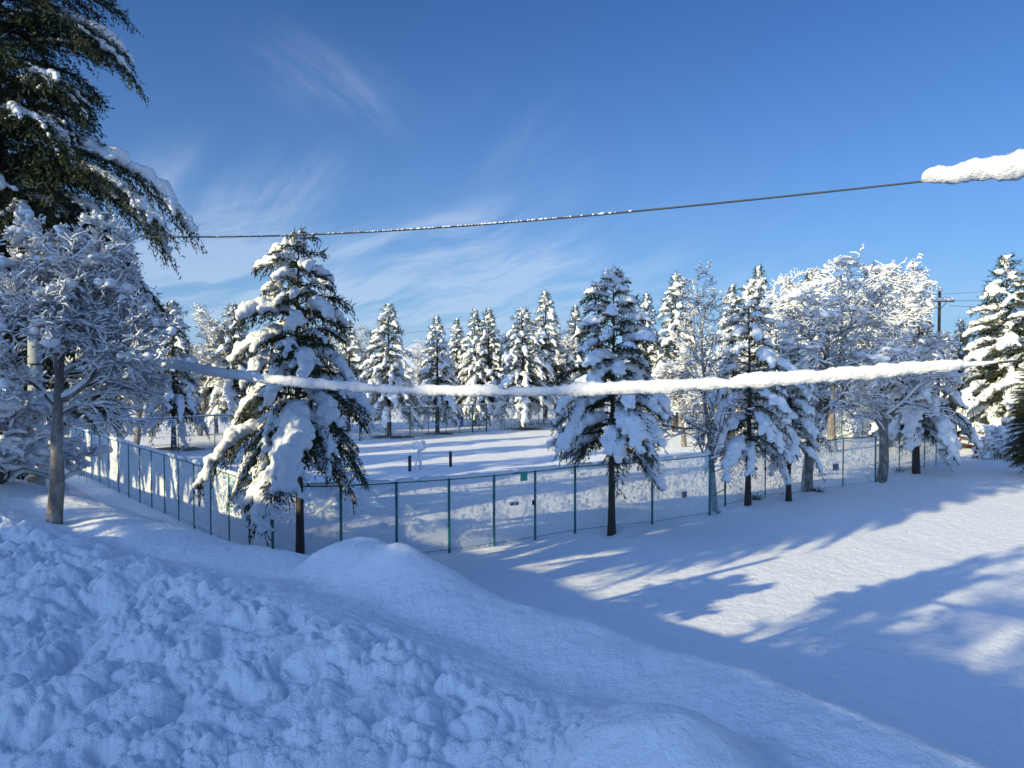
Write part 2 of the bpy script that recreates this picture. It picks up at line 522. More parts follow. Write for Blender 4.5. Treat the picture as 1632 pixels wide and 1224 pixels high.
def build_ground():
    th = np.concatenate([np.linspace(-37, 37, 900), np.linspace(38.5, 321.5, 150)]) * math.pi / 180
    r = np.concatenate([np.geomspace(1.2, 15, 430), np.geomspace(15.2, 130, 190), np.geomspace(140, 9000, 34)])
    T, R = np.meshgrid(th, r)
    X, Y = R * np.sin(T), R * np.cos(T)
    Z = H(X.ravel(), Y.ravel())
    v = np.stack([X.ravel(), Y.ravel(), Z], 1)
    nr, nt_ = len(r), len(th)
    i = np.arange(nr - 1)[:, None] * nt_; j = np.arange(nt_)[None]; j2 = (j + 1) % nt_
    q = np.stack([i + j, i + nt_ + j, i + nt_ + j2, i + j2], -1).reshape(-1, 4)
    mb = MB(); mb.add(np.concatenate([v, [[0, 0, Hs(0, 0.01)]]]), q[:, ::-1], [(nr * nt_, k, (k + 1) % nt_) for k in range(nt_)])
    me = mb.mesh("snow_ground")
    import bmesh
    tag(link("snow_ground", me, M['ground']), kind='structure')
    # make normals point up
    me.polygons[0].normal
    if me.polygons[1000].normal.z < 0:
        me.flip_normals()
build_ground()

def build_path():
    a = np.linspace(0, 1, 140); b = np.linspace(0, 1, 16)
    A_, B_ = np.meshgrid(a, b)
    p0, p1 = np.array([-9.4, 26.6]), np.array([-32.0, 53.0])
    d = p1 - p0; n = np.array([-d[1], d[0]]) / np.linalg.norm(d)
    w = 2.6 + .35 * vnoise2(A_ * 9, A_ * 0, 5) * (B_ > .5)
    X = p0[0] + d[0] * A_ + n[0] * (.35 + B_ * w); Y = p0[1] + d[1] * A_ + n[1] * (.35 + B_ * w)
    Z = H(X.ravel(), Y.ravel()) + .04 - .06 * (np.abs(B_.ravel() - .5) * 2) ** 6
    v = np.stack([X.ravel(), Y.ravel(), Z], 1)
    i = np.arange(15)[:, None] * 140; j = np.arange(139)[None]
    q = np.stack([i + j, i + j + 1, i + 141 + j, i + 140 + j], -1).reshape(-1, 4)
    mb = MB(); mb.add(v, q)
    tag(mb.build("path", M['path']), kind='structure')
build_path()

def build_bare_ground(px, py, rad, seed):
    g = ground_at(px, py); th = np.linspace(0, 2 * math.pi, 40, endpoint=False)
    rr = np.array([0.001, .35, .7, 1.0])[:, None] * rad * (1 + .5 * vnoise2(np.cos(th) * 1.7 + seed, np.sin(th) * 1.7, seed))[None]
    X = g[0] + rr * np.cos(th) * 1.5; Y = g[1] + rr * np.sin(th)
    Z = H(X.ravel(), Y.ravel()).reshape(X.shape) + np.array([.09, .08, .05, -.05])[:, None]
    mb = MB(); i = np.arange(3)[:, None] * 40; j = np.arange(40)[None]; j2 = (j + 1) % 40
    mb.add(np.stack([X.ravel(), Y.ravel(), Z.ravel()], 1), np.stack([i + j, i + j2, i + 40 + j2, i + 40 + j], -1).reshape(-1, 4)[:, ::-1])
    tag(mb.build("bare_ground", M['earth']), kind='structure')
for k_, (px_, py_, r_) in enumerate(((283, 716, 1.5), (383, 695, 1.4), (622, 697, 1.5), (697, 691, 1.2), (833, 684, 1.5), (868, 676, 1.5), (1560, 712, 2.2))):
    build_bare_ground(px_, py_, r_, k_ + 3)

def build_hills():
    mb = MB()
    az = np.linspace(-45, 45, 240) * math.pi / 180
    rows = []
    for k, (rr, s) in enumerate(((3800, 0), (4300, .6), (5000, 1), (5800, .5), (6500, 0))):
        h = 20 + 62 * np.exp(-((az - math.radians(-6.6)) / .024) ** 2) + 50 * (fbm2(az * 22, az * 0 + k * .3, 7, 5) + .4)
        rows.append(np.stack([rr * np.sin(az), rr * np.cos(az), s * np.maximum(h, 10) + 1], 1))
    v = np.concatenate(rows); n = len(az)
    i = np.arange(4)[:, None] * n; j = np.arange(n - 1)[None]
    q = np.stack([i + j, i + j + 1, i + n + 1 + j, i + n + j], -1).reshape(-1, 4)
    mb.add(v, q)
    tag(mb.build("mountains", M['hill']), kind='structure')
build_hills()

# ------------------------------------------------------------------ conifers
def conifer_meshes(seed, height, radius, clear, nbr, droop=.5, snow=1.0, voxel=.075, fine=1.0, bare=.25, prof=.85,
                   lean=0.0, trunk_r=.17, snow_side=None, tuft=.17, extra=(), cap_r=0.0, fing=.30):
    """trunk, crown and snow meshes of one snow-laden fir, base at the origin"""
    rg = np.random.default_rng(seed)
    tr = MB()
    zz = np.linspace(-.4, height, 14)
    wob = np.stack([.08 * np.sin(zz * .5 + seed), .08 * np.cos(zz * .37 + seed), zz * 0], 1) * (zz[:, None] / height)
    trunk = np.stack([zz * 0, zz * 0, zz], 1) + wob
    tr.tube(trunk, trunk_r * (1 - .93 * np.clip(zz / height, 0, 1) ** .9) + .004 + .06 * np.exp(-np.maximum(zz, 0) * 3), 9)
    kv = []; kd = []; kl = []; kw = []
    balls_c, balls_r = [], []
    bs0, bs1, br0, br1 = [], [], [], []
    golden = 2.399
    ts = np.sort((np.arange(nbr) + rg.uniform(0, .9, nbr)) / nbr) ** 1.08
    todo = [(t, None) for t in ts] + [((e[0] - clear) / (height - clear), e) for e in extra]
    for i, (t, ex) in enumerate(todo):
        zb = clear + (height - clear) * t * .985
        L = radius * ((1 - t) ** prof + .03) * rg.uniform(.68, 1.12)
        if t < .12:
            L *= rg.uniform(.6, 1.0)
        if L < .12:
            L = .12
        phi = i * golden + rg.uniform(-.5, .5)
        side = 1.0
        if snow_side is not None:
            side = .5 + .5 * math.cos(phi - snow_side)
        if ex is not None:
            L, phi = ex[1], ex[2]
        up = .55 * t + .10 + rg.uniform(-.08, .12)
        dr = droop * (1.05 - .55 * t) * rg.uniform(.75, 1.3)
        s = np.linspace(0, 1, 9)
        dirv = np.array([math.cos(phi), math.sin(phi), 0])
        perp = np.array([-math.sin(phi), math.cos(phi), 0])
        if ex is not None:
            dr = ex[3]
        bend = rg.uniform(-.18, .18)
        c = np.array([0, 0, zb]) + L * (dirv[None] * (s - .13 * s ** 3 * dr)[:, None] + perp[None] * (bend * s * s)[:, None]
                                       + np.array([0, 0, 1.])[None] * (up * s - 1.08 * dr * s ** 2.3)[:, None])
        bs0.append(c[:-1]); bs1.append(c[1:])
        rr = (.012 + .016 * L) * (1 - .85 * s)
        br0.append(rr[:-1]); br1.append(rr[1:])
        # lateral sprays
        nb = max(3, int(L / (.17 / fine)))
        for k in range(nb):
            sk = .10 + .88 * (k + rg.uniform(0, .8)) / nb
            f = sk * 8; i0 = min(int(f), 7); p = c[i0] + (c[i0 + 1] - c[i0]) * (f - i0)
            tan = c[i0 + 1] - c[i0]; tan = tan / np.linalg.norm(tan)
            for sg in (-1, 1):
                if rg.random() < .12:
                    continue
                bl = (.16 + .40 * L * (1 - .72 * sk) * (.35 + .65 * min(1, sk * 3))) * rg.uniform(.6, 1.15)
                bd = tan * rg.uniform(.55, .9) + perp * sg * rg.uniform(.4, .9) + np.array([0, 0, rg.uniform(-.65, .05)])
                bd /= np.linalg.norm(bd)
                m = max(2, int(bl / (.06 / fine)))
                g = (np.arange(m) + rg.uniform(0, 1, m)) / m
                pts = p[None] + bd[None] * (bl * g)[:, None] + np.array([0, 0, -1.])[None] * (droop * .35 * bl * g * g)[:, None]
                kv.append(pts + rg.normal(0, .02, (m, 3)))
                dd = bd[None] + rg.normal(0, .45, (m, 3)) + np.array([0, 0, -.38])
                kd.append(dd); kl.append(rg.uniform(.7, 1.3, m) * tuft); kw.append(rg.uniform(.18, .34, m) * tuft)
        # needles along the branch itself
        m = int(L / (.05 / fine)) + 3
        g = rg.uniform(.12, 1.0, m); f = g * 8; i0 = np.minimum(f.astype(int), 7)
        pts = c[i0] + (c[i0 + 1] - c[i0]) * (f - i0)[:, None]
        tn = c[i0 + 1] - c[i0]; tn /= np.linalg.norm(tn, axis=1, keepdims=True)
        kv.append(pts); kd.append(tn + rg.normal(0, .5, (m, 3)) + np.array([0, 0, -.15])); kl.append(rg.uniform(.7, 1.3, m) * tuft); kw.append(rg.uniform(.18, .34, m) * tuft)
        # twigs that poke up through the snow
        m = int(L / (.10 / fine)) + 2
        g = rg.uniform(.3, 1.0, m); f = g * 8; i0 = np.minimum(f.astype(int), 7)
        pts = c[i0] + (c[i0 + 1] - c[i0]) * (f - i0)[:, None] + perp[None] * rg.normal(0, .10 * L ** .5, m)[:, None]
        tn = c[i0 + 1] - c[i0]; tn /= np.linalg.norm(tn, axis=1, keepdims=True)
        kv.append(pts); kd.append(tn * .8 + rg.normal(0, .35, (m, 3)) + np.array([0, 0, .55])); kl.append(rg.uniform(1.2, 2.2, m) * tuft); kw.append(rg.uniform(.16, .30, m) * tuft)
        # snow
        bb = bare * (1.5 - 1.2 * side) if snow_side is not None else bare
        if rg.random() < bb:
            if rg.random() < .5:
                continue
            amount = .45
        else:
            amount = 1.0
        amount *= snow * rg.uniform(.75, 1.25)
        R = (.05 + .062 * L ** .8) * amount
        start = rg.uniform(.15, .42) if L > .7 else .05
        step = max(R * .55, .03)
        m = max(3, int(L * (1.0 - start) / step))
        g = np.linspace(start, 1.0, m)
        f = g * 8; i0 = np.minimum(f.astype(int), 7)
        pts = c[i0] + (c[i0 + 1] - c[i0]) * (f - i0)[:, None]
        shape = (.55 + .6 * np.sin(np.clip((g - start) / (1 - start), 0, 1) * math.pi * .86 + .25)) * rg.uniform(.72, 1.25, m)
        rad = R * shape
        balls_c.append(pts + np.stack([rg.normal(0, .25 * R, m), rg.normal(0, .25 * R, m), rad * .55], 1)); balls_r.append(rad)
        # fingers of snow lying on the sprays
        nf = int(L / fing * snow) if L > .5 else 0
        for k in range(nf):
            sk = rg.uniform(start, .95); sg = rg.choice((-1, 1))
            f = sk * 8; i0 = min(int(f), 7); p = c[i0] + (c[i0 + 1] - c[i0]) * (f - i0)
            tan = c[i0 + 1] - c[i0]; tan /= np.linalg.norm(tan)
            bl = (.16 + .36 * L * (1 - .72 * sk)) * rg.uniform(.6, 1.0)
            bd = tan * .72 + perp * sg * rg.uniform(.45, .85); bd /= np.linalg.norm(bd)
            r1 = R * rg.uniform(.42, .78)
            m = max(2, int(bl / (r1 * .7)))
            g = np.linspace(.1, 1, m)
            pts = p[None] + bd[None] * (bl * g)[:, None] + np.array([0, 0, -1.])[None] * (droop * .35 * bl * g * g - r1 * .5)[:, None]
            balls_c.append(pts); balls_r.append(r1 * (1.05 - .4 * g) * rg.uniform(.8, 1.2, m))
    tr.segs(np.concatenate(bs0), np.concatenate(bs1), np.concatenate(br0), np.concatenate(br1), 4)
    cr = MB()
    P = np.concatenate(kv); D = np.concatenate(kd); Ln = np.concatenate(kl); W = np.concatenate(kw)
    kites(cr, P, D, Ln, W, rg)
    # a leader with snow on top
    balls_c.append(np.array([[0, 0, height - .02], [0, 0, height - .16]]) + wob[-1]); balls_r.append(np.array([.05, .08]) * (.6 + .6 * snow))
    if cap_r:
        balls_c.append(np.array([[0, 0, height + .02], [.12, .05, height - .02], [-.13, -.04, height - .01]]) + wob[-1]); balls_r.append(np.array([1.0, .8, .8]) * cap_r)
    sb = MB(); balls(sb, np.concatenate(balls_c), np.maximum(np.concatenate(balls_r), voxel * .62), .85)
    sm = remeshed(sb, voxel, .10 if voxel < .09 else .12, 7.5, seed)
    return tr.mesh("trunk"), cr.mesh("crown", False), sm

def kites(mb, P, D, Ln, W, rg):
    """small flat needle sprays: one kite-shaped face each"""
    n = len(P)
    D = D / np.maximum(np.linalg.norm(D, axis=1, keepdims=True), 1e-9)
    R = rg.normal(0, 1, (n, 3)); S = np.cross(D, R); S /= np.maximum(np.linalg.norm(S, axis=1, keepdims=True), 1e-9)
    v = np.stack([P, P + D * (Ln * .4)[:, None] + S * (W * .5)[:, None], P + D * Ln[:, None], P + D * (Ln * .4)[:, None] - S * (W * .5)[:, None]], 1)
    b = np.arange(n)[:, None] * 4
    mb.add(v.reshape(-1, 3), b + np.arange(4)[None])

def place_conifer(meshes, loc, label, scale=(1, 1, 1), rz=0.0, group="snowy conifers round the fenced field", name="conifer_tree"):
    t = empty(name, loc, label, "tree", group, rz, scale)
    link("trunk", meshes[0], M['bark'], t)
    link("crown", meshes[1], M['needles'], t)
    link("snow_load", meshes[2], M['snow'], t)
    return t

# ------------------------------------------------------------------ bare trees under snow
def bare_meshes(seed, height, spread, trunk_r, clear=.3, levels=4, snow_r=.03, twig=.008, nsub=(5, 6, 5, 4), lean=(0, 0), droop=.0,
                clumps=0, clump_r=.14, voxel=.05, up=.5, weep=.0, snow_every=1.0, stems=1):
    rg = np.random.default_rng(seed)
    S0, S1, A0, A1, LV = [], [], [], [], []
    tips = []
    def branch(p, d, length, r, lev):
        n = 7 if lev < 2 else (5 if lev == 2 else 4)
        pts = [p]; dv = d / np.linalg.norm(d)
        for k in range(n):
            wig = rg.normal(0, .16 if lev else .07, 3)
            grav = -weep * (lev >= 2) * (k / n) - droop * (lev >= 1) * (k / n) * .5
            dv = dv + wig + np.array([0, 0, (.07 * up if lev else .1) + grav])
            dv = dv / np.linalg.norm(dv)
            pts.append(pts[-1] + dv * length / n)
        pts = np.array(pts)
        rad = r * (1 - np.linspace(0, 1, n + 1) * (.72 if lev < levels - 1 else .6)) + .001
        S0.append(pts[:-1]); S1.append(pts[1:]); A0.append(rad[:-1]); A1.append(rad[1:]); LV.append(np.full(n, lev))
        if lev >= levels - 1:
            tips.append(pts[-1]); return
        k0 = nsub[min(lev, len(nsub) - 1)]
        for k in range(k0):
            f = (clear if lev == 0 else .18) + (1 - (clear if lev == 0 else .18)) * (k + rg.uniform(.1, .95)) / k0
            fi = min(f, .999) * n; i0 = int(fi); b = pts[i0] + (pts[i0 + 1] - pts[i0]) * (fi - i0)
            ax = pts[i0 + 1] - pts[i0]; ax /= np.linalg.norm(ax)
            ph = rg.uniform(0, 2 * math.pi) if lev else k * 2.4 + rg.uniform(-.5, .5)
            e1 = np.cross(ax, [0.3, .1, 1.0] if abs(ax[2]) < .9 else [1, 0, 0]); e1 /= np.linalg.norm(e1); e2 = np.cross(ax, e1)
            side = e1 * math.cos(ph) + e2 * math.sin(ph)
            ang = rg.uniform(.55, 1.05)
            nd = ax * math.cos(ang) + side * math.sin(ang)
            if lev >= 1:
                nd[2] = nd[2] * .6 + .05
            ln = (spread * rg.uniform(.75, 1.2) * (1.05 - .5 * (f - clear)) if lev == 0 else length * rg.uniform(.42, .7) * (1.15 - .5 * f))
            rr = max(twig, rad[i0] * (.55 if lev else .5))
            branch(b, nd, ln, rr, lev + 1)
    for k in range(stems):
        ph = k * 2.3 + seed
        off = np.array([math.cos(ph), math.sin(ph), 0]) * (.14 if stems > 1 else 0)
        d0 = np.array([lean[0], lean[1], 1.0]) + off * (1.4 if stems > 1 else 0)
        branch(np.array([0, 0, -.3]) + off, d0, height * .8 * rg.uniform(.85, 1.05), trunk_r, 0)
    S0, S1, A0, A1, LV = (np.concatenate(x) for x in (S0, S1, A0, A1, LV))
    tr, cr, sn = MB(), MB(), MB()
    m = LV <= 1
    tr.segs(S0[m & (LV == 0)], S1[m & (LV == 0)], A0[m & (LV == 0)], A1[m & (LV == 0)], 10)
    tr.segs(S0[LV == 1], S1[LV == 1], A0[LV == 1], A1[LV == 1], 6)
    cr.segs(S0[~m], S1[~m], A0[~m], A1[~m], 3)
    d = S1 - S0; ln = np.linalg.norm(d, axis=1); hz = 1 - np.abs(d[:, 2]) / ln
    keep = (hz > .10) & (rg.random(len(ln)) < snow_every) & (LV >= 1)
    w = (snow_r * (.55 + .6 * np.clip(hz * 1.6, 0, 1)) + A0 * .75) * rg.uniform(.7, 1.35, len(ln))
    w1 = w * rg.uniform(.75, 1.2, len(ln))
    upv = np.zeros_like(S0); upv[:, 2] = A0 * .7 + w * .72
    over = d * .08
    sn.segs((S0 + upv - over)[keep], (S1 + upv + over)[keep], w[keep], w1[keep], 5, .9)
    # rounded ends so the snow reads soft
    kk = np.where(keep)[0]
    if len(kk):
        c = (S1 + upv)[kk]; r = w1[kk]
        octa(sn, c, r * 1.02)
    if clumps:
        pick = rg.choice(len(S0), clumps, p=(hz * (LV >= 1) * (LV <= 3)) / (hz * (LV >= 1) * (LV <= 3)).sum())
        cb = MB()
        for i in pick:
            R = clump_r * rg.uniform(.5, 1.3)
            k = rg.integers(3, 7)
            g = rg.uniform(0, 1, k)[:, None]
            c = S0[i] + (S1[i] - S0[i]) * g + np.stack([rg.normal(0, R * .6, k), rg.normal(0, R * .6, k), R * .45 + rg.normal(0, R * .12, k)], 1)
            balls(cb, c, R * rg.uniform(.5, .9, k), .72)
        cm = remeshed(cb, voxel, voxel * .9, 6.0, seed)
        nv = len(cm.vertices); co = np.empty(nv * 3, np.float32); cm.vertices.foreach_get("co", co)
        fs = [tuple(p.vertices) for p in cm.polygons]
        qd = [f for f in fs if len(f) == 4]; td = [f for f in fs if len(f) == 3]
        sn.add(co.reshape(-1, 3), qd, td)
        bpy.data.meshes.remove(cm)
    return tr.mesh("trunk"), cr.mesh("crown", False), sn.mesh("snow_load")

def octa(mb, c, r):
    v0 = np.array([(1, 0, 0), (0, 1, 0), (-1, 0, 0), (0, -1, 0), (0, 0, 1), (0, 0, -1)], float)
    f0 = np.array([(0, 1, 4), (1, 2, 4), (2, 3, 4), (3, 0, 4), (1, 0, 5), (2, 1, 5), (3, 2, 5), (0, 3, 5)])
    n = len(c)
    v = c[:, None] + v0[None] * np.asarray(r)[:, None, None]
    f = f0[None] + (np.arange(n) * 6)[:, None, None]
    mb.add(v.reshape(-1, 3), None, f.reshape(-1, 3))

def place_bare(meshes, loc, label, scale=(1, 1, 1), rz=0.0, bark='bark', twig='twig', group="bare trees coated in snow", name="deciduous_tree"):
    t = empty(name, loc, label, "tree", group, rz, scale)
    link("trunk", meshes[0], M[bark], t)
    link("crown", meshes[1], M[twig], t)
    link("snow_load", meshes[2], M['snow'], t)
    return t
#@@TREES@@
# ------------------------------------------------------------------ chain-link fences
def fence(label, pts, h=2.7, pitch=.075, wire_r=.0045, fill=.4, lowfill=.25, cap=.8, cap_r=.05, post_r=.035, spacing=2.0, seed=0, name="chain_link_fence",
          fillfn=None, fences_group="green chain-link fences", posts_at=None, rail_z=0.0):
    rg = np.random.default_rng(seed)
    pts = [np.array(p, float) for p in pts]
    root = empty(name, (pts[0][0], pts[0][1], Hs(*pts[0])), label, "fence", fences_group)
    o3 = np.array([pts[0][0], pts[0][1], Hs(*pts[0])])
    wires, snow, capm, rail = MB(), MB(), MB(), MB()
    post_xy = []
    for a, b in zip(pts[:-1], pts[1:]):
        L = np.linalg.norm(b - a); d = (b - a) / L; nrm = np.array([-d[1], d[0]])
        n = max(1, round(L / spacing))
        for k in range(n):
            post_xy.append(a + d * (L * k / n))
        za, zb = Hs(*a), Hs(*b)
        def W(x, z, off=0.0):
            x = np.asarray(x, float); z = np.asarray(z, float)
            return np.stack([a[0] + d[0] * x + nrm[0] * off - o3[0], a[1] + d[1] * x + nrm[1] * off - o3[1], za + (zb - za) * x / L + z - o3[2]], -1)
        # rails (top and bottom)
        for zr, rr in ((h, .032), (.12, .012)):
            xs = np.linspace(0, L, 2)
            rail.segs(W(xs[:1], np.full(1, zr)), W(xs[1:], np.full(1, zr)), rr, rr, 8)
        # woven wires
        z0, z1 = .0, h
        k = np.arange(math.floor(-h / pitch), math.ceil(L / pitch) + 1) * pitch
        for sgn in (1, -1):
            xa = k if sgn > 0 else k + h
            xb = k + h if sgn > 0 else k
            t0 = np.clip((0 - xa) / (xb - xa), 0, 1); t1 = np.clip((L - xa) / (xb - xa), 0, 1)
            lo, hi = np.minimum(t0, t1), np.maximum(t0, t1)
            ok = hi - lo > 1e-3
            x0 = xa + (xb - xa) * lo; x1 = xa + (xb - xa) * hi
            wires.segs(W(x0[ok], z0 + h * lo[ok], .003 * sgn), W(x1[ok], z0 + h * hi[ok], .003 * sgn), wire_r, wire_r, 3)
        # snow held in the meshes of the wire
        nx, nz = int(L / pitch), int(h / pitch)
        I, J = np.meshgrid(np.arange(nx * 2), np.arange(nz * 2))
        okc = (I + J) % 2 == 0
        cx = (I[okc] + 1) * pitch / 2; cz = (J[okc] + 1) * pitch / 2
        g = fbm2(cx * 1.1 + seed * 9, cz * 1.3, seed + 3, 4) * .75 + .95 * (hash2(I[okc], J[okc], seed) - .5)
        want = (fillfn(cx / L, cz / h, a, b) if fillfn else fill) + lowfill * np.clip(.5 - cz / h, 0, 1)
        on = (g + .5) < want
        cx, cz = cx[on], cz[on]; m = len(cx)
        if m:
            s = pitch * .5 * rg.uniform(.62, 1.05, m)
            th = .012 + .022 * rg.random(m)
            cc = np.stack([W(cx - s, cz), W(cx, cz + s * rg.uniform(.6, 1, m)), W(cx + s, cz), W(cx, cz - s), W(cx, cz, th), W(cx, cz, -th)], 1)
            f0 = np.array([(0, 1, 4), (1, 2, 4), (2, 3, 4), (3, 0, 4), (1, 0, 5), (2, 1, 5), (3, 2, 5), (0, 3, 5)])
            snow.add(cc.reshape(-1, 3), None, (f0[None] + (np.arange(m) * 6)[:, None, None]).reshape(-1, 3))
        # snow lying along the top rail, broken here and there
        x = 0.0
        while x < L - .2:
            ln = rg.uniform(.5, 2.6)
            e = min(L, x + ln)
            if rg.random() < cap and e - x > .2:
                xs = np.linspace(x, e, max(4, int((e - x) / .09)))
                rr = cap_r * (.75 + .5 * (vnoise2(xs * 2.1, xs * 0 + seed, 3) + .5)) * np.minimum(1, .45 + np.minimum(xs - x, e - xs) * 5)
                capm.tube(W(xs, h + .02 + rr * .75), rr, 8)
            x = e + rg.uniform(.0, .25)
    post_xy.append(pts[-1])
    for i, p in enumerate(post_xy):
        mb = MB(); z = Hs(*p) - o3[2]; q = np.array([p[0] - o3[0], p[1] - o3[1]])
        mb.tube([[*q, z - .3], [*q, z + h * .5], [*q, z + h + .04]], post_r, 8)
        mb.build("post", M['green'], root)
        if cap > .3:
            c = MB(); balls(c, [[*q, z + h + .09]], [.06], .8); capm.add(*[np.concatenate(c.v)], None, np.concatenate(c.t))
    rail.build("top_rail", M['green'], root)
    wires.build("wire_mesh", M['wire'], root, False)
    if snow.n:
        snow.build("clinging_snow", M['snow'], root, False)
    if capm.n:
        capm.build("snow_cap", M['snow'], root)
    return root

# near corner of the enclosure and the runs that leave it
CORNER = (-8.2, 26.7)
NEAR = [CORNER, (-5.9, 26.9), (-4.1, 27.7), (-2.3, 28.5), (-.68, 29.5), (.9, 30.5), (2.55, 31.6), (4.2, 32.6), (6.0, 33.4), (8.9, 35.2)]
fence("green chain-link fence across the middle, snow caught in its mesh, behind the sunlit fir", NEAR, pitch=.10, fill=.56, lowfill=.5, cap=.88, cap_r=.075, spacing=2.4, seed=3, wire_r=.0075, post_r=.05)
LEFT = [(-28.6, 50.6), CORNER]
fence("long chain-link fence plastered white with snow, running beside the path", LEFT, pitch=.09, fill=.86, lowfill=.3, cap=.9, cap_r=.085, seed=5, post_r=.05)
fence("chain-link fence with lettered white signs, behind the snow-plastered one", [(-28.6, 50.6), (-27.2, 57.0), (-23.4, 61.6), (-9.3, 71.2)], pitch=.14, wire_r=.004, fill=.0, lowfill=.12, cap=.9, cap_r=.06, seed=7, spacing=2.6)
fence("far chain-link fence beyond the bollards with a gate in it", [(-9.3, 71.2), (-6.3, 74.8), (-3.9, 76.4)], pitch=.15, wire_r=.004, fill=.04, lowfill=.12, cap=.6, cap_r=.06, seed=8)
fence("far chain-link fence right of the blue board, whitened by snow", [(-2.5, 77.4), (2.8, 81.6), (10.5, 86)], pitch=.15, wire_r=.005, fill=.42, lowfill=.2, cap=.6, cap_r=.06, seed=9)
fence("chain-link fence with a grey sign, behind the group of thin trunks", [(10.2, 37.3), (13.0, 40.1), (15.9, 41.7), (18.3, 43.2), (20.9, 45.0)], pitch=.09, fill=.40, lowfill=.35, cap=.7, cap_r=.05, seed=11, spacing=3.2)
fence("chain-link fence ending in open snow at the right, snow in its last bays", [(22.6, 47.3), (25.5, 49.8), (28.2, 52.0), (30.9, 54.4)], pitch=.10, fillfn=lambda x, z, a, b: .12 + .5 * (a[0] > 25) + .25 * (a[0] > 28), cap=.6, cap_r=.05, seed=12, spacing=1.85)
fence("sunlit chain-link fence plastered with snow behind the bent birch", [(26.0, 70.5), (33.0, 69.5), (41.0, 70.0)], pitch=.14, fill=.8, lowfill=.2, cap=.6, seed=13)

def gate(label, p0, p1, h=2.1, post_h=2.75, seed=0, leaves=1, clad=True):
    p0, p1 = np.array(p0, float), np.array(p1, float)
    z = Hs(*((p0 + p1) / 2)); ang = math.atan2(p1[1] - p0[1], p1[0] - p0[0]); L = np.linalg.norm(p1 - p0)
    root = empty("fence_gate", (p0[0], p0[1], z), label, "gate", None, ang)
    for x in (0, L):
        mb = MB(); mb.tube([[x, 0, -.3], [x, 0, 1], [x, 0, post_h]], .04, 8); mb.build("post", M['green'], root)
    mb = MB(); mb.segs([[0, 0, post_h - .03]], [[L, 0, post_h - .03]], .025, .025, 8); mb.build("top_rail", M['green'], root)
    for k in range(leaves):
        x0, x1 = L * k / leaves + .05, L * (k + 1) / leaves - .05
        f = MB()
        P = lambda x, zz: [x, 0, zz]
        for a, b in ((P(x0, .1), P(x0, h)), (P(x1, .1), P(x1, h)), (P(x0, .1), P(x1, .1)), (P(x0, h), P(x1, h)), (P(x0, h * .5), P(x1, h * .5))):
            f.segs([a], [b], .026, .026, 8)
        leaf = f.build("gate_leaf", M['green'], root)
        w = MB(); pitch = .11
        for sgn in (1, -1):
            kk = np.arange(math.floor(-h / pitch), math.ceil((x1 - x0) / pitch) + 1) * pitch
            xa = kk if sgn > 0 else kk + h; xb = kk + h if sgn > 0 else kk
            t0 = np.clip((0 - xa) / (xb - xa), 0, 1); t1 = np.clip(((x1 - x0) - xa) / (xb - xa), 0, 1)
            lo, hi = np.minimum(t0, t1), np.maximum(t0, t1); ok = hi - lo > 1e-3
            A = np.stack([x0 + xa + (xb - xa) * lo, xa * 0 + .003 * sgn, h * lo], 1)[ok]; B = np.stack([x0 + xa + (xb - xa) * hi, xa * 0 + .003 * sgn, h * hi], 1)[ok]
            w.segs(A, B, .004, .004, 3)
        w.build("wire_mesh", M['wire'], leaf, False)
        lt = MB(); lt.box([x1 - .06, -.04, h * .5 + .12], [.06, .05, .14]); lt.build("latch", M['dark'], leaf)
    c = MB(); xs = np.linspace(0, L, 16); c.tube(np.stack([xs, xs * 0, xs * 0 + post_h + .03], 1), .05 * np.minimum(1, .5 + np.minimum(xs, L - xs) * 4), 8)
    c.build("snow_cap", M['snow'], root)
gate("narrow green gate beside the clear end bay of the middle fence", (8.95, 35.25), (10.15, 37.25))
gate("double-leaf gate in the far fence beside the blue board", (-3.85, 76.45), (-2.55, 77.35), h=2.05, leaves=2)
gate("green gate bay beside the thick grey trunk", (20.95, 45.05), (22.55, 47.25))

# ------------------------------------------------------------------ boards on the fences
def plate(name, label, p, w, h, yaw, mat, cat="sign", group=None, marks=None, snowtop=False, depth=.03):
    root = empty(name, p, label, cat, group, yaw)
    mb = MB(); mb.box([0, 0, 0], [w, depth, h]); mb.build("panel", mat, root, False)
    if marks:
        k = MB()
        for (x0, z0, x1, z1, t) in marks:
            a = np.array([x0 * w, -depth / 2 - .004, z0 * h]); b = np.array([x1 * w, -depth / 2 - .004, z1 * h])
            d = b - a; L = np.linalg.norm(d); d /= L; nn = np.array([-d[2], 0, d[0]]) * t * h / 2
            k.add([a - nn, b - nn, b + nn, a + nn], [(0, 1, 2, 3)])
        k.build("lettering", M['ink'], root, False)
    return root
def yaw_of(a, b):
    return math.atan2(b[1] - a[1], b[0] - a[0])
y1 = yaw_of((-28.6, 50.6), (-27.2, 57.0)); 
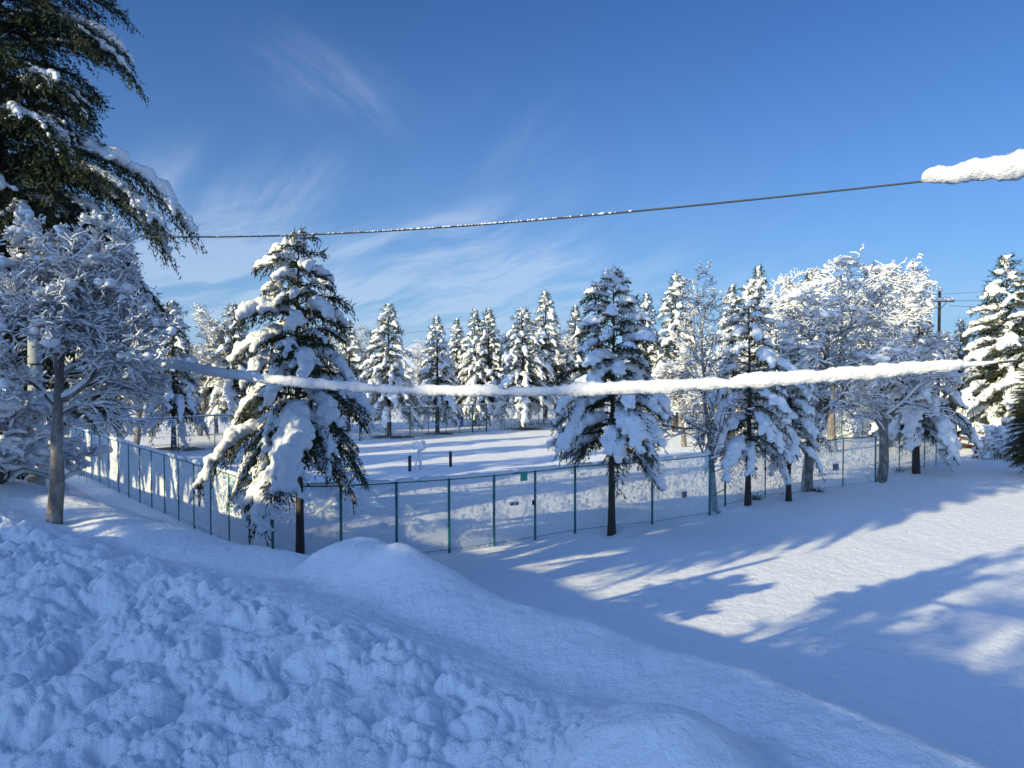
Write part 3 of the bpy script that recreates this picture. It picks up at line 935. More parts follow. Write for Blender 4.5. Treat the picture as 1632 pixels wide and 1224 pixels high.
GLY = dict(
    a=[(-.40, .28, .40, .28, .1), (-.30, .13, .30, .13, .09), (-.30, -.12, .30, -.12, .09), (-.30, .13, -.30, -.12, .1), (.30, .13, .30, -.12, .1), (-.28, .0, .28, .0, .07), (0, .42, 0, -.42, .12), (-.05, -.14, -.38, -.38, .1), (.05, -.14, .38, -.38, .1)],
    b=[(-.38, -.36, -.30, .1, .1), (-.38, .3, -.1, .3, .1), (-.1, .3, -.14, .0, .1), (-.32, 0, -.12, 0, .1), (.08, .36, .08, -.36, .1), (.08, .36, .38, .36, .1), (.08, .02, .32, .02, .1), (.08, -.36, .4, -.36, .1)],
    c=[(-.42, .32, -.06, .32, .1), (-.24, .32, -.40, -.05, .1), (-.34, .02, -.34, -.34, .1), (-.12, .02, -.12, -.34, .1), (-.34, .02, -.12, .02, .1), (-.34, -.30, -.12, -.30, .09),
       (.02, .32, .42, .32, .1), (.0, .0, .44, .0, .1), (.13, .32, .10, -.1, .1), (.10, -.1, .0, -.38, .1), (.32, .32, .32, -.40, .11)],
    d=[(0, .42, 0, .06, .11), (-.32, .34, -.18, .12, .11), (.32, .34, .18, .12, .11), (-.40, .04, .40, .04, .1), (-.10, .02, -.16, -.2, .11), (-.16, -.2, -.40, -.40, .11), (.10, .02, .10, -.36, .11), (.10, -.36, .40, -.36, .11), (.40, -.36, .40, -.22, .1)],
    e=[(-.38, .32, .1, .32, .12), (-.14, .32, -.14, -.38, .13), (-.3, .05, .04, .05, .1), (.2, .36, .2, -.2, .12), (.36, .36, .36, -.36, .12)])
for (px, py, Y, w, h, g, mt, lab) in (
        (226, 675, 57.2, .66, .62, 'a', 'white', "white sign with blue lettering, nearest the fence corner by the path"),
        (274, 674, 58.8, .62, .58, 'b', 'white', "white lettered sign against the trunk of the tree on the enclosure's far side"),
        (316, 671, 61.0, .66, .58, 'c', 'white', "white sign with two dense dark characters, half under a snowy bough"),
        (358, 668, 63.4, .56, .5, 'd', 'white', "small white sign with one spread dark character under the snowy bough"),
        (401, 664, 65.8, .62, .52, 'e', 'white', "lettered sign on the far fence beside the sunlit fir")):
    p = at(px, py, Y - .12)
    plate("sign", lab, p, w, h, math.radians(28), M[mt], group="lettered signs along the far fence", marks=GLY[g])
plate("notice_board", "blue board on the far fence beside the double gate", at(733, 672, 76.1), .75, 1.0, .6, M['blue'])
plate("notice_sign", "small green plate under the top rail of the middle fence", at(835, 759, 30.15), .30, .36, .53, M['teal'])
plate("notice_sign", "grey plate on the mesh of the fence behind the thin trunks", at(1332, 744, 42.3), .44, .34, .5, M['grey'])
plate("notice_sign", "dim grey plate low on the middle fence's end bay", at(1091, 788, 34.0), .26, .28, .53, M['grey'])
for (px, py, Y, w, h, lab) in ((820, 803, 30.1, .36, .10, "dark bar fixed level on the middle fence below the green plate"), (850, 801, 30.3, .08, .19, "small dark box on the post beside the green plate"),
                               (1203, 748, 39.0, .32, .11, "dark bar on the fence beside the darkest thin trunk"), (1220, 747, 39.8, .08, .18, "small dark box on the post among the thin trunks"),
                               (1436, 712, 49.3, .24, .10, "dark bar on the fence beside the trunk of the snowy fir at the right"), (1447, 711, 50.4, .07, .14, "small dark box on the fence behind the fir at the right")):
    root = empty("latch_bar" if w > .2 else "lock_box", at(px, py, Y), lab, "latch", None, .55)
    mb = MB(); mb.box([0, 0, 0], [w, .06, h]); mb.box([0, -.035, 0], [w * .8, .012, h * .55]); mb.build("body", M['dark'], root, False)
    c = MB(); xs = np.linspace(-w / 2, w / 2, 6); c.tube(np.stack([xs, xs * 0, xs * 0 + h / 2 + .012], 1), .025, 6); c.build("snow_cap", M['snow'], root)

# ------------------------------------------------------------------ posts and stand in the field
for (px, py, lab) in ((653, 751, "short dark post beside the snow-covered stand"), (718, 744, "short dark post standing alone in the open field")):
    g = ground_at(px, py); g[2] = Hs(g[0], g[1])
    root = empty("wooden_post", g, lab, "post", "short posts in the fenced field")
    mb = MB(); mb.tube([[0, 0, -.2], [0, 0, .4], [0, 0, .98], [0, 0, 1.0]], [.10, .10, .10, .085], 14); mb.build("post_body", M['dark'], root)
    c = MB(); balls(c, [[0, 0, 1.03]], [.11], .5); c.build("snow_cap", M['snow'], root)
g = ground_at(667, 749); g[2] = Hs(g[0], g[1])
root = empty("snowy_stand", g, "snow-crusted stand on splayed legs in the open field", "stand")
for a in ((-.22, -.1), (.28, -.12), (.05, .28)):
    mb = MB(); mb.tube([[a[0], a[1], -.1], [a[0] * .5, a[1] * .5, .7], [a[0] * .15 + .05, 0, 1.35]], .05, 8); mb.build("leg", M['snow'], root)
mb = MB(); rg = np.random.default_rng(4)
balls(mb, np.stack([rg.uniform(-.36, .30, 16), rg.uniform(-.15, .15, 16), rg.uniform(1.3, 1.75, 16)], 1), rg.uniform(.10, .2, 16), .9)
link("snow_head", remeshed(mb, .05, .05, 6, 2), M['snow'], root)

# ------------------------------------------------------------------ poles, cables
def pole(label, p, h, r0=.17, r1=.12, arm=False, yaw=0.0, mat='concrete'):
    root = empty("utility_pole", p, label, "utility pole")
    mb = MB(); mb.tube([[0, 0, -.5], [0, 0, h * .5], [0, 0, h]], [r0, (r0 + r1) / 2, r1], 16); mb.build("shaft", M[mat], root)
    if arm:
        for (z, w, rr) in ((h - .9, 2.6, .07),):
            d = np.array([math.cos(yaw), math.sin(yaw), 0]) * w / 2
            mb = MB(); mb.segs([[-d[0], -d[1], z]], [[d[0], d[1], z]], rr, rr, 4, caps=True); a = mb.build("cross_arm", M['wood'], root)
            c = MB(); s = np.linspace(-1, 1, 26)[:, None]
            c.tube(np.concatenate([s * d[None, :2], s * 0 + z + .16], 1), .15 * (.75 + .5 * np.abs(vnoise2(s[:, 0] * 6, s[:, 0] * 0, 4)) + .2) * (1.02 - .4 * np.abs(s[:, 0]) ** 6), 8); c.build("snow_load", M['snow'], a)
            for k in (-.85, -.4, .4, .85):
                i = MB(); i.tube([[d[0] * k, d[1] * k, z + .1], [d[0] * k, d[1] * k, z + .3], [d[0] * k, d[1] * k, z + .42]], [.05, .07, .04], 8); i.build("insulator", M['white'], a)
        b = MB(); b.segs([[0, 0, h - 1.7], [0, 0, h - 1.7]], [[d[0] * .5, d[1] * .5, h - .93], [-d[0] * .5, -d[1] * .5, h - .93]], .03, .03, 4); b.build("brace", M['wood'], root)
        c = MB(); balls(c, [[0, 0, h + .08], [.1, .02, h + .02]], [.24, .18], .8); c.build("snow_cap", M['snow'], root)
    else:
        for z in (.22, .4, .56, .72):
            b = MB(); b.tube([[0, 0, h * z - .015], [0, 0, h * z], [0, 0, h * z + .015]], r0 + .004, 16); b.build("band", M['dark'], root)
    return root
PL = at(58, 700, 14.2)
pole("grey concrete pole standing beside the snowy tree's trunk on the bank", (PL[0], PL[1], Hs(PL[0], PL[1])), at(60, 505, 14.2)[2] - Hs(PL[0], PL[1]), .14, .11)
pr = at(1497, 500, 66.0)
pole("wooden utility pole with a snow-laden cross-arm beyond the white trees", (pr[0], pr[1], 0), at(1497, 463, 66.0)[2] - 0, .16, .11, True, .1, 'wood')

def pix_curve(xs, ys, P0, P1, n):
    """space curve over a straight plan line between two depths, heights read off the photograph"""
    x = np.linspace(xs[0], xs[-1], n)
    # smooth interpolation
    c = np.polyfit(np.array(xs) / 1000., ys, min(5, len(xs) - 1)); y = np.polyval(c, x / 1000.)
    out = []
    A, B = np.array(P0), np.array(P1)
    for xx, yy in zip(x, y):
        u = (xx - 816) / F
        # intersect plan line with ray X = u*Y (small pitch ignored)
        d = B - A; t = (u * A[1] - A[0]) / (d[0] - u * d[1])
        Y = A[1] + d[1] * t
        out.append(at(xx, yy, Y))
    return x, np.array(out)
def right_end(px, Y):
    return np.array([(px - 816) / F * Y, Y])
PR = np.array([15.0, -4.0]); PRZ = Hs(*PR)
pole("grey concrete pole carrying both overhead cables beyond the photo's right edge", (PR[0], PR[1], PRZ), 12.2 - PRZ, .14, .11)
def to_pole(xs, pts, z):
    s = np.linspace(0, 1, 40)[1:, None]; e = np.array([PR[0], PR[1], z]); d = pts[-1] - pts[-2]; d = d / np.linalg.norm(d) * np.linalg.norm(e - pts[-1]) * .5
    b = (1 - s) ** 2 * pts[-1] + 2 * s * (1 - s) * (pts[-1] + d) + s * s * e
    return np.concatenate([xs, xs[-1] + np.arange(1, 40) * 40]), np.concatenate([pts, b])
# lower cable with a thick sleeve of snow
x, c = pix_curve([60, 265, 400, 500, 600, 800, 1000, 1200, 1400, 1540, 1632, 1800], [534, 580, 605, 616, 622, 626, 623, 612, 597, 583, 573, 552], PL[:2], right_end(1632, 6.0), 500)
x, c = to_pole(x, c, 9.6)
root = empty("snowy_cable", c[250], "lower overhead cable sleeved in thick snow across the whole view", "cable", "overhead cables")
o = c[250]
mb = MB(); mb.tube(c - o, .009, 8); mb.build("wire", M['cable'], root)
def sleeve(xs, pts, x0, x1, rad, seed, taper=.03, flat=1.25):
    m = (xs >= x0) & (xs <= x1); p = pts[m]; xx = xs[m]
    # resample finely along the length
    s = np.concatenate([[0], np.cumsum(np.linalg.norm(np.diff(p, axis=0), axis=1))]); S = np.arange(0, s[-1], .02)
    p = np.stack([np.interp(S, s, p[:, k]) for k in range(3)], 1); xx = np.interp(S, s, xx)
    r = np.interp(xx, *rad) * (1 + .24 * vnoise2(S * 1.3, S * 0, seed) + .26 * vnoise2(S * 4.1, S * 0 + 9, seed + 2) + .22 * vnoise2(S * 11, S * 0, seed + 7))
    gap = vnoise2(S * .85, S * 0, seed + 11); r = r * (1 - .42 * np.exp(-(gap / .035) ** 2) * (hash2(np.floor(S * .85 + .5), S * 0, seed) > .45))
    e = np.minimum(S, S[-1] - S); r = r * np.sqrt(np.clip(e / taper, .02, 1))
    b = MB(); p = p + np.array([0, 0, 1.]) * (r * .55)[:, None]; b.tube(p, r, 16, flat)
    v = b.v[0]; nz = len(S) * 16
    ctr = np.repeat(p, 16, 0); d = v[:nz] - ctr
    k = .40 * vnoise3(v[:nz] * 12, seed) + .34 * vnoise3(v[:nz] * 34, seed + 1) + .26 * vnoise3(v[:nz] * 80, seed + 4)
    b.v[0][:nz] = ctr + d * (1 + k)[:, None]
    return b
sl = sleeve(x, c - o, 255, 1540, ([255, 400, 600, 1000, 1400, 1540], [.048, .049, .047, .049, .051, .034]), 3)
sl.build("snow_sleeve", M['dimmed_snow'], root)
sl = sleeve(x, c - o, 1528, 1600, ([1528, 1600], [.026, .014]), 9); sl.build("snow_sleeve", M['dimmed_snow'], root)

x, c = pix_curve([-150, 150, 300, 480, 700, 850, 1000, 1250, 1460, 1632, 1800], [352, 374, 378, 376.5, 361, 350.5, 339, 313.5, 290, 270, 248], right_end(-150, 24.0), right_end(1632, 4.6), 560)
o = c[300].copy()
x, c = to_pole(x, c, 11.6)
root = empty("bare_cable", o, "thin upper overhead cable, mostly bare with one thick snow roll at its end", "cable", "overhead cables")
mb = MB(); mb.tube(c - o, np.interp(x, [-150, 700, 1460], [.013, .009, .006]), 8); mb.build("wire", M['cable'], root)
sl = sleeve(x, c - o, 1466, 3000, ([1466, 1500, 1632, 3000], [.046, .058, .060, .055]), 6, .05); sl.build("snow_roll", M['dimmed_snow'], root)
rg = np.random.default_rng(8); fr = MB()
m = (x > 250) & (x < 1010); P = (c - o)[m]
for k in range(300):
    i = rg.integers(0, len(P) - 1); w = math.exp(-((x[m][i] - 720) / 260) ** 2)
    if rg.random() < w:
        f = rg.random(); p = P[i] * (1 - f) + P[i + 1] * f
        balls(fr, [p + [0, 0, .006]], [rg.uniform(.006, .013)], .8)
fr.build("frost", M['snow'], root)

def far_wire(label, p0, p1, sag, r=.02):
    s = np.linspace(0, 1, 40)[:, None]
    c = np.array(p0) * (1 - s) + np.array(p1) * s + np.array([0, 0, -1.]) * (4 * sag * s * (1 - s))
    o = c[0].copy(); mb = MB(); mb.tube(c - o, r, 6); ob = mb.build("power_line", M['cable']); ob.location = o
    tag(ob, label, "cable", "distant power lines")
far_wire("faint power line between the treetops over the distant mountain", at(340, 548, 125), at(760, 518, 125), .6, .022)
ph = at(1497, 485, 66)
far_wire("upper power line leaving the cross-arm pole to the right", ph + np.array([1.2, 0, .3]), at(1800, 470, 62), .1, .018)
far_wire("lower power line leaving the cross-arm pole to the right", ph + np.array([1.0, .2, -.1]), at(1800, 488, 60), .2, .018)
far_wire("frosted high line above the cross-arm pole", at(1480, 470, 75), at(1800, 446, 70), .1, .018)

# ------------------------------------------------------------------ low rail fence and marker at the right
root = empty("rail_fence", (31, 56, 0), "low brown rail fence under the snowy bushes at the right", "fence")
ps = [ground_at(px, py)[:2] for px, py in ((1530, 716), (1556, 722), (1582, 728), (1611, 726), (1645, 722), (1690, 718))]
for p in ps:
    mb = MB(); mb.tube([[p[0] - 31, p[1] - 56, -.2], [p[0] - 31, p[1] - 56, .6], [p[0] - 31, p[1] - 56, 1.25]], .07, 8); mb.build("post", M['redwood'], root)
for z in (.55, 1.05):
    mb = MB(); A = np.array([[p[0] - 31, p[1] - 56, z] for p in ps]); mb.segs(A[:-1], A[1:], .05, .05, 6); mb.build("rail", M['redwood'], root)
    c = MB()
    for a, b in zip(A[:-1], A[1:]):
        s = np.linspace(.05, .95, 12)[:, None]; c.tube(a * (1 - s) + b * s + [0, 0, .07], .06, 6)
    c.build("snow_cap", M['snow'], root)
g = ground_at(1554, 730); root = empty("marker_cone", (g[0], g[1], Hs(g[0], g[1])), "small red cone half sunk in snow by the rail fence", "cone")
mb = MB(); mb.tube([[0, 0, -.1], [0, 0, .05], [0, 0, .06], [0, 0, .62]], [.26, .26, .2, .05], 14); mb.build("cone_body", M['red'], root)
c = MB(); balls(c, [[.02, 0, .62]], [.12], .8); c.build("snow_cap", M['snow'], root)
# ------------------------------------------------------------------ trees
def g3(px, py):
    g = ground_at(px, py)
    return np.array([g[0], g[1], Hs(g[0], g[1])])

# the two firs in front of the middle fence
pA = at(478, 880, 25.6); pA[2] = Hs(pA[0], pA[1])
hA = at(483, 366, 25.6)[2] - pA[2]
mA = conifer_meshes(14, hA, 4.0, 3.75, 72, droop=.66, snow=1.22, voxel=.06, fine=1.5, bare=.42, prof=.66, trunk_r=.17, snow_side=math.radians(215), tuft=.16, fing=.42)
place_conifer(mA, pA, "sunlit snow-laden fir with bushy skirt standing at the fence corner", (.91, .91, 1), group="tall firs before the middle fence")
pB = g3(975, 850); hB = at(971, 430, pB[1])[2] - pB[2]
mB = conifer_meshes(23, hB, 3.2, 3.6, 66, droop=.60, snow=1.35, voxel=.065, fine=1.4, bare=.16, prof=.62, trunk_r=.16, tuft=.16, fing=.42, cap_r=.2)
place_conifer(mB, pB, "shaded fir with flat snow cap on top and bare lower trunk before the fence", group="tall firs before the middle fence")
pC = g3(1192, 805); hC = at(1192, 452, pC[1])[2] - pC[2]
mC = conifer_meshes(31, hC, 3.1, 2.9, 66, droop=.66, snow=1.3, voxel=.075, fine=1.0, bare=.15, prof=.70, trunk_r=.15, tuft=.18)
place_conifer(mC, pC, "shaded fir with the darkest thin trunk before the fence's gate", group="shaded firs along the right-hand fence")
pE = g3(1257, 795); mE = conifer_meshes(37, 8.2, 2.5, 2.9, 42, droop=.75, snow=1.3, voxel=.08, fine=.9, bare=.12, prof=.7, trunk_r=.13, tuft=.18)
place_conifer(mE, pE, "shorter fir with drooping white boughs close beside the darkest-trunked fir", group="shaded firs along the right-hand fence")
pD = g3(1460, 755); hD = at(1466, 505, pD[1])[2]
mD = conifer_meshes(41, hD, 4.0, 2.6, 64, droop=.62, snow=1.35, voxel=.10, fine=.85, bare=.12, prof=.66, trunk_r=.22, tuft=.2)
place_conifer(mD, pD, "broad dark-trunked fir before the open end of the right-hand fence", group="shaded firs along the right-hand fence")

# far firs: four sets of meshes reused
V = [conifer_meshes(101 + k, 11.0, r, c, nb, droop=d, snow=s, voxel=.10, fine=.75, bare=b, prof=pf, trunk_r=.20, tuft=.22, fing=.5)
     for k, (r, c, nb, d, s, b, pf) in enumerate(((3.3, 2.3, 100, .62, 1.1, .2, .74), (3.0, 1.7, 110, .66, 1.15, .16, .78), (3.3, 2.6, 96, .78, 1.1, .28, .68), (2.9, 1.5, 120, .6, 1.2, .12, .8)))]
FARBARE = []
FAR = [  # base px, base py, top py, width factor, mesh set, turn, label
    (277, 716, 478, 1.0, 2, 0.4, "dark fir beside the lettered signs with a stepped top"),
    (374, 694, 484, 1.0, 0, 2.0, "pointed fir just beyond the last lettered sign"),
    (620, 697, 484, 1.0, 0, 4.1, "fir standing just inside the far fence, closest to the sunlit fir"),
    (697, 690, 503, .95, 1, 1.2, "fir behind the far fence between the mountain and the blue board"),
    (729, 678, 506, .8, 3, 3.0, "slim fir tucked behind the blue board"),
    (757, 680, 492, .85, 1, 5.0, "left half of the twin-topped pair of firs above the far gate"),
    (779, 680, 490, .95, 3, 0.9, "right half of the twin-topped pair of firs above the far gate"),
    (833, 683, 489, 1.12, 2, 2.5, "wide dark-hearted fir inside the far fence right of the twin-topped pair"),
    (869, 673, 462, .95, 1, 3.7, "tallest fir of the far row, dark tufts on its right side"),
    (917, 672, 485, .85, 3, 1.7, "small fir showing behind the shaded fir's left shoulder"),
    (1030, 676, 465, .8, 3, 4.4, "white fir half hidden behind the bright tall one"),
    (1076, 688, 434, .95, 1, 0.1, "bright tall fir rising between the two groups of shaded firs"),
    (556, 688, 507, 1.0, 3, 5.6, "fir peeping out behind the sunlit fir's right shoulder"),
    (1166, 690, 452, .8, 3, 2.9, "white fir top behind the bare-crowned tree by the gate"),
    (1207, 690, 422, .85, 1, 1.0, "tall white fir top directly behind the darkest-trunked fir"),
    (1290, 692, 432, 1.1, 3, 3.4, "rounded white fir behind the bent birch"),
    (1385, 694, 420, 1.1, 1, 0.6, "big white fir topping the right-hand cluster"),
    (1340, 690, 440, 1.0, 0, 5.1, "white fir between the two tallest tops of the right-hand cluster"),
    (1432, 694, 458, .75, 3, 2.2, "white fir whose top leans beside the cross-arm pole"),
    (1528, 700, 508, .8, 1, 4.8, "low white fir under the power lines right of the cross-arm pole"),
    (1600, 712, 404, 1.25, 1, 1.4, "tall snow-covered fir beyond the rail fence at the right"),
    (1650, 716, 420, 1.3, 3, 3.9, "broad snow-covered fir cut by the photo's right edge"),
    (1576, 705, 470, .85, 3, 0.3, "shorter white fir leaning on the tall one beyond the rail fence"),
    (97, 738, 520, 1.1, 2, 2.7, "dark low-branched fir behind the fence corner by the path"),
    (160, 725, 540, 1.2, 2, 1.1, "dark fir beyond the corner of the snow-plastered fence"),
    (345, 690, 508, .85, 2, 5.3, "small dark fir with a bent top behind the pointed fir"),
]
for (px, py, top, wf, k, rz, lab) in FAR:
    p = g3(px, py); hh = at(px, top, p[1])[2] - p[2]
    s = hh / 11.0
    place_conifer(V[k], p, lab, (s * wf, s * wf, s), rz)

rg = np.random.default_rng(77)
for k in range(30):
    px = -60 + k * 60 + rg.uniform(-18, 18); Y = rg.uniform(104, 135); top = rg.uniform(508, 545)
    p = at(px, 640, Y); p[2] = Hs(p[0], p[1]); hh = at(px, top, Y)[2] - p[2]
    if rg.random() < .7:
        place_conifer(V[rg.integers(0, 4)], p, "small distant fir in the wood far behind the fenced field", (hh / 11 * rg.uniform(.95, 1.35),) * 2 + (hh / 11,), rg.uniform(0, 6), "distant firs")
    else:
        FARBARE.append((p, hh, rg.uniform(0, 6)))

# tall dark conifer on the bank at the left, its boughs reach over the path
pX = np.array([-10.5, 16.2, 0]); pX[2] = Hs(pX[0], pX[1])
EX = ((6.5, 4.2, .0, .62), (6.2, 3.8, -.22, .6), (6.3, 3.5, .22, .6), (9.2, 2.9, .0, .6), (9.3, 2.7, .3, .55), (9.1, 2.6, -.3, .6), (4.8, 3.7, .05, .62), (4.5, 3.4, -.3, .62),
      (7.7, 2.2, .0, .6), (8.2, 1.9, .2, .5), (5.8, 2.9, -.1, .6), (5.5, 2.7, .3, .6), (9.8, 2.6, .1, .5), (10.2, 2.1, -.2, .5), (7.0, 2.4, -.4, .6), (3.9, 2.9, .1, .65), (7.2, 2.8, -.7, .6), (5.5, 3.2, -.8, .6))
mX = conifer_meshes(57, 17.0, 2.5, 2.0, 230, droop=.50, snow=.5, voxel=.055, fine=2.35, bare=.6, prof=.30, trunk_r=.22, snow_side=math.radians(190), tuft=.095, extra=EX)
place_conifer(mX, pX, "towering dark conifer with long drooping boughs over the bank", name="conifer_tree", group=None)

p = at(1645, 640, 47.0); p[2] = Hs(p[0], p[1])
t = empty("conifer_tree", p, "dark dense conifer without snow cut by the photo's right edge", "tree", None, 1.0, (.62, .62, .40))
link("trunk", mX[0], M['bark'], t); link("crown", mX[1], M['needles'], t)

# snow-covered cherry-like tree on the bank
pW = at(84, 822, 10.2); pW[2] = Hs(pW[0], pW[1])
mW = bare_meshes(71, 4.15, 1.42, .125, clear=.54, levels=5, snow_r=.0096, twig=.0028, nsub=(12, 10, 9, 8), lean=(.02, .05), clumps=260, clump_r=.085, voxel=.025, up=.5, droop=.12)
place_bare(mW, pW, "leafless tree buried in snow on the bank beside the concrete pole", (.87, .87, 1), bark='greybark')

# bare trees among the right-hand cluster
tB = [bare_meshes(201, 10.0, 2.6, .20, clear=.28, levels=5, snow_r=.016, twig=.010, nsub=(12, 8, 6, 4), clumps=130, clump_r=.16, voxel=.08, weep=.22),
      bare_meshes(207, 10.0, 2.2, .15, clear=.22, levels=5, snow_r=.015, twig=.009, nsub=(12, 7, 6, 4), clumps=30, clump_r=.14, voxel=.08, up=.9),
      bare_meshes(213, 10.0, 3.6, .24, clear=.22, levels=5, snow_r=.017, twig=.010, nsub=(13, 9, 6, 5), clumps=170, clump_r=.17, voxel=.08, weep=.40, lean=(.10, 0)),
      bare_meshes(219, 10.0, 2.4, .14, clear=.22, levels=5, snow_r=.011, twig=.010, nsub=(12, 7, 5, 4), up=.9, snow_every=.4)]
BARE = [
    (1140, 814, 416, .85, 3, .5, 'greybark', "slender tree by the gate with a snowless twiggy top"),
    (1285, 784, 432, 1.05, 2, .2, 'greybark', "bent birch with a pale trunk and wide arching snowy limbs"),
    (1403, 768, 425, 1.15, 0, 2.2, 'greybark', "thick grey-trunked tree at the gate bay, crown white with rime"),
    (1235, 715, 402, .9, 1, 4.0, 'greybark', "tall leafless tree rising above the darkest-trunked fir"),
    (1330, 720, 420, 1.1, 0, 5.2, 'greybark', "white-crowned tree behind the bent birch"),
    (1418, 712, 430, .75, 2, 1.2, 'greybark', "white-crowned tree left of the cross-arm pole"),
    (1090, 712, 560, 1.5, 0, 3.3, 'greybark', "low bushy white tree under the bright tall fir"),
    (1165, 706, 540, 1.3, 2, .3, 'greybark', "low spreading white tree behind the gate"),
    (240, 698, 462, 1.1, 3, 0.3, 'bark', "rusty-twigged bare tree catching sun behind the dark fir"),
    (318, 694, 488, 1.1, 0, 1.3, 'bark', "bare tree with grey crown between the two firs by the signs"),
    (215, 712, 480, 1.2, 0, 2.6, 'bark', "frosted bare tree behind the snowy tree on the bank"),
    (582, 684, 498, 1.0, 3, 3.1, 'bark', "frosted bare tree between the sunlit fir and the first far fir"),
    (800, 676, 520, 1.0, 1, 1.9, 'bark', "pinkish bare tree behind the twin-topped pair"),
    (895, 674, 512, 1.0, 1, 4.9, 'bark', "pale bare tree behind the tallest fir of the far row"),
]
for (px, py, top, wf, k, rz, bk, lab) in BARE:
    p = g3(px, py); s = (at(px, top, p[1])[2] - p[2]) / 9.6
    place_bare(tB[k], p, lab, (s * wf, s * wf, s), rz, bk, 'redtwig' if bk == 'bark' else 'twig')

for p, hh, a in FARBARE:
    place_bare(tB[1], p, "distant bare tree in the wood far behind the fenced field", (hh / 9.6 * 1.3,) * 2 + (hh / 9.6,), a, 'bark', 'redtwig', "distant bare trees")

# shrubs
sh = bare_meshes(301, 2.4, 1.2, .05, clear=.08, levels=4, snow_r=.035, twig=.008, nsub=(7, 6, 5), clumps=70, clump_r=.16, voxel=.06, stems=4, droop=.3)
for (px, Y, z, s, lab) in ((-6, 13.0, None, .95, "snow-bowed shrub at the photo's edge left of the concrete pole"), (28, 23.5, None, 1.3, "snow-bowed shrub behind the concrete pole"),
                           (1588, 56, 0, 1.15, "round snow-heaped bush behind the rail fence"), (1622, 57, 0, 1.2, "snow-heaped bush at the photo's right edge behind the rail fence"),
                           (1560, 62, 0, 1.0, "low snow-heaped bush by the trunk beyond the rail fence")):
    p = at(px, 700, Y); p[2] = Hs(p[0], p[1])
    place_bare(sh, p, lab, (s, s, s), px * .1, 'bark', 'redtwig', "snow-laden shrubs", "snowy_shrub")

# sprigs that stick out of the snow
sp = MB(); rg = np.random.default_rng(2)
for k in range(60):
    a = rg.normal(0, .16, 3); a[2] = 0; d = rg.normal(0, .16, 3); d[2] = rg.uniform(.1, .34)
    sp.segs([a], [a + d], .010, .005, 3)
spm = sp.mesh("sprig", False)
for (px, py, lab) in ((1204, 797, "dry sprigs poking from the snow beside the darkest thin trunk"), (1432, 752, "dry sprigs poking from the snow by the broad fir"), (246, 838, "thin dry sprig on the bank above the path"), (1302, 786, "dry sprigs at the pale birch's foot")):
    p = g3(px, py); o = link("dry_sprigs", spm, M['twig']); o.location = p; tag(o, lab, "plant", "dry sprigs in the snow")

# ------------------------------------------------------------------ across the road, unseen: houses and trees added to shade bank and field

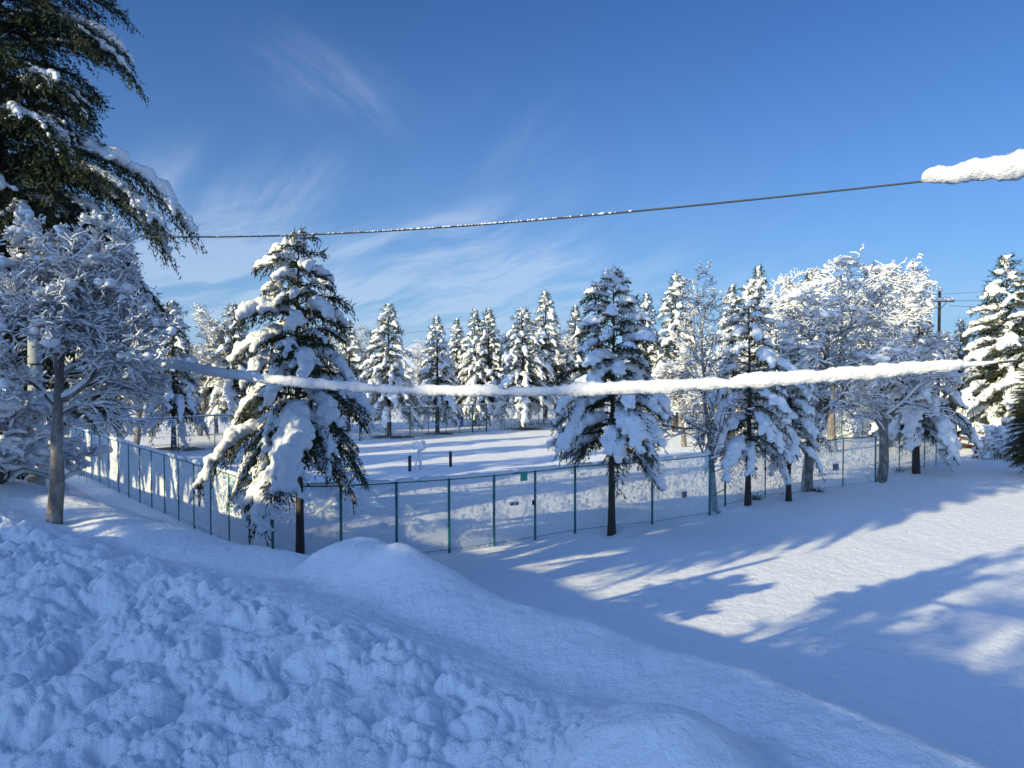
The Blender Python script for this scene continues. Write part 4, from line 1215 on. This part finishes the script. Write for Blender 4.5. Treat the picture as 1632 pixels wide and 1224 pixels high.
def us(u, s):
    """plan coordinates across (u) and along (s) the sunlight"""
    return np.array([.6 * u + .8 * s, -.8 * u + .6 * s])
def house(label, u0, u1, s, ridge, depth=8.0, wallh=None, seed=0):
    c = us((u0 + u1) / 2, s); z = Hs(*c); L = u1 - u0
    root = empty("house", (c[0], c[1], z), label, "house", "unseen houses added across the road", math.atan2(-.8, .6))
    rh = ridge - z; eave = rh - 1.9
    hw = depth / 2
    w = MB()
    w.box([0, 0, eave / 2 - .2], [L - .8, depth - .8, eave + .4])
    for x in (-1, 1):
        X = x * (L / 2 - .4); a = .003 * x
        w.add([[X + a, -hw + .4, eave], [X + a, hw - .4, eave], [X + a, 0, rh - .25], [X - .15 * x, -hw + .4, eave], [X - .15 * x, hw - .4, eave], [X - .15 * x, 0, rh - .25]], [(0, 2, 5, 3), (1, 4, 5, 2), (0, 3, 4, 1)], [(0, 1, 2), (3, 5, 4)])
    w.build("wall", M['wall'], root, False)
    r = MB()
    for sg in (-1, 1):
        r.add([[-L / 2, sg * hw, eave - .05], [L / 2, sg * hw, eave - .05], [L / 2, 0, rh - .12], [-L / 2, 0, rh - .12], [-L / 2, sg * hw, eave - .22], [L / 2, sg * hw, eave - .22], [L / 2, 0, rh - .3], [-L / 2, 0, rh - .3]],
              [(0, 1, 2, 3), (4, 7, 6, 5), (0, 4, 5, 1), (0, 3, 7, 4), (1, 5, 6, 2)])
    roof = r.build("roof", M['dark'], root, False)
    sn = MB(); nx = 60; xs = np.linspace(-L / 2, L / 2, nx); ys = np.linspace(-1, 1, 25)
    X, Yv = np.meshgrid(xs, ys)
    top = (eave + (rh - .12 - eave) * (1 - np.abs(Yv))) + .34 * (1 - np.abs(Yv) ** 8) * (1 - np.abs(X / (L / 2)) ** 14) * (1 + .9 * vnoise2(X * .9 + seed, Yv * 3, seed)) - .02
    v = np.stack([X.ravel(), Yv.ravel() * (hw + .05), top.ravel()], 1)
    i = np.arange(24)[:, None] * nx; j = np.arange(nx - 1)[None]
    sn.add(v, np.stack([i + j, i + j + 1, i + nx + j + 1, i + nx + j], -1).reshape(-1, 4)); sn.build("roof_snow", M['snow'], roof)
    for k in range(int(L / 3)):
        x = -L / 2 + 1.8 + k * 3
        for zz in ((1.5, 4.1) if eave > 4.6 else (1.5,)):
            f = MB(); f.box([x, hw - .39, zz], [1.5, .09, 1.2]); wf = f.build("window", M['white'], root, False)
            g = MB(); g.box([x, hw - .34, zz], [1.36, .03, 1.06]); g.build("pane", M['glass'], wf, False)
    return root
house("unseen long house added across the road to shade the bank, snow thick on its ridge", -10.4, 7.0, -17.5, 12.35, seed=3)
house("unseen lower house added across the road beyond the gap to shade the bank", -27.0, -11.0, -18.0, 11.5, seed=6)
for u, s, k, hh, lab in ((-11.8, -10, 0, 9.6, "narrow snowy bare tree on the verge by the gap between the houses"), (-7.2, -38, 1, 19.6, "unseen tall slender bare tree added far behind the long house for shadow streaks")):
    p = us(u, s); z = Hs(*p)
    place_bare(tB[k], (p[0], p[1], z), lab, (hh / 9.6 * (.55 if s > -20 else 1),) * 2 + (hh / 9.6,), u, group="unseen trees added by the houses")

for u, s, k, hh, wf, lab in ((-21.4, -4, 0, 21.5, .66, "unseen giant roadside fir added by the lower house to shade the middle firs"),
                         (-33.5, -9, 2, 13, .9, "first fir of the unseen shadow-casting roadside row past the lower house"), (-39.0, -7, 1, 15, .8, "second fir of the unseen shadow-casting roadside row past the lower house"), (-43.5, -9, 0, 13, 1.0, "third fir of the unseen shadow-casting roadside row past the lower house"),
                         (-50.0, -8, 3, 15.5, .9, "fourth fir of the unseen shadow-casting roadside row past the lower house"), (-56.0, -6, 1, 13.5, .9, "fifth fir of the unseen shadow-casting roadside row past the lower house"), (-62.0, -8, 2, 15, .9, "last fir of the unseen shadow-casting roadside row past the lower house")):
    p = us(u, s); z = Hs(*p)
    place_conifer(V[k], (p[0], p[1], z), lab, (hh / 11 * wf, hh / 11 * wf, hh / 11), u, "unseen firs added along the road")
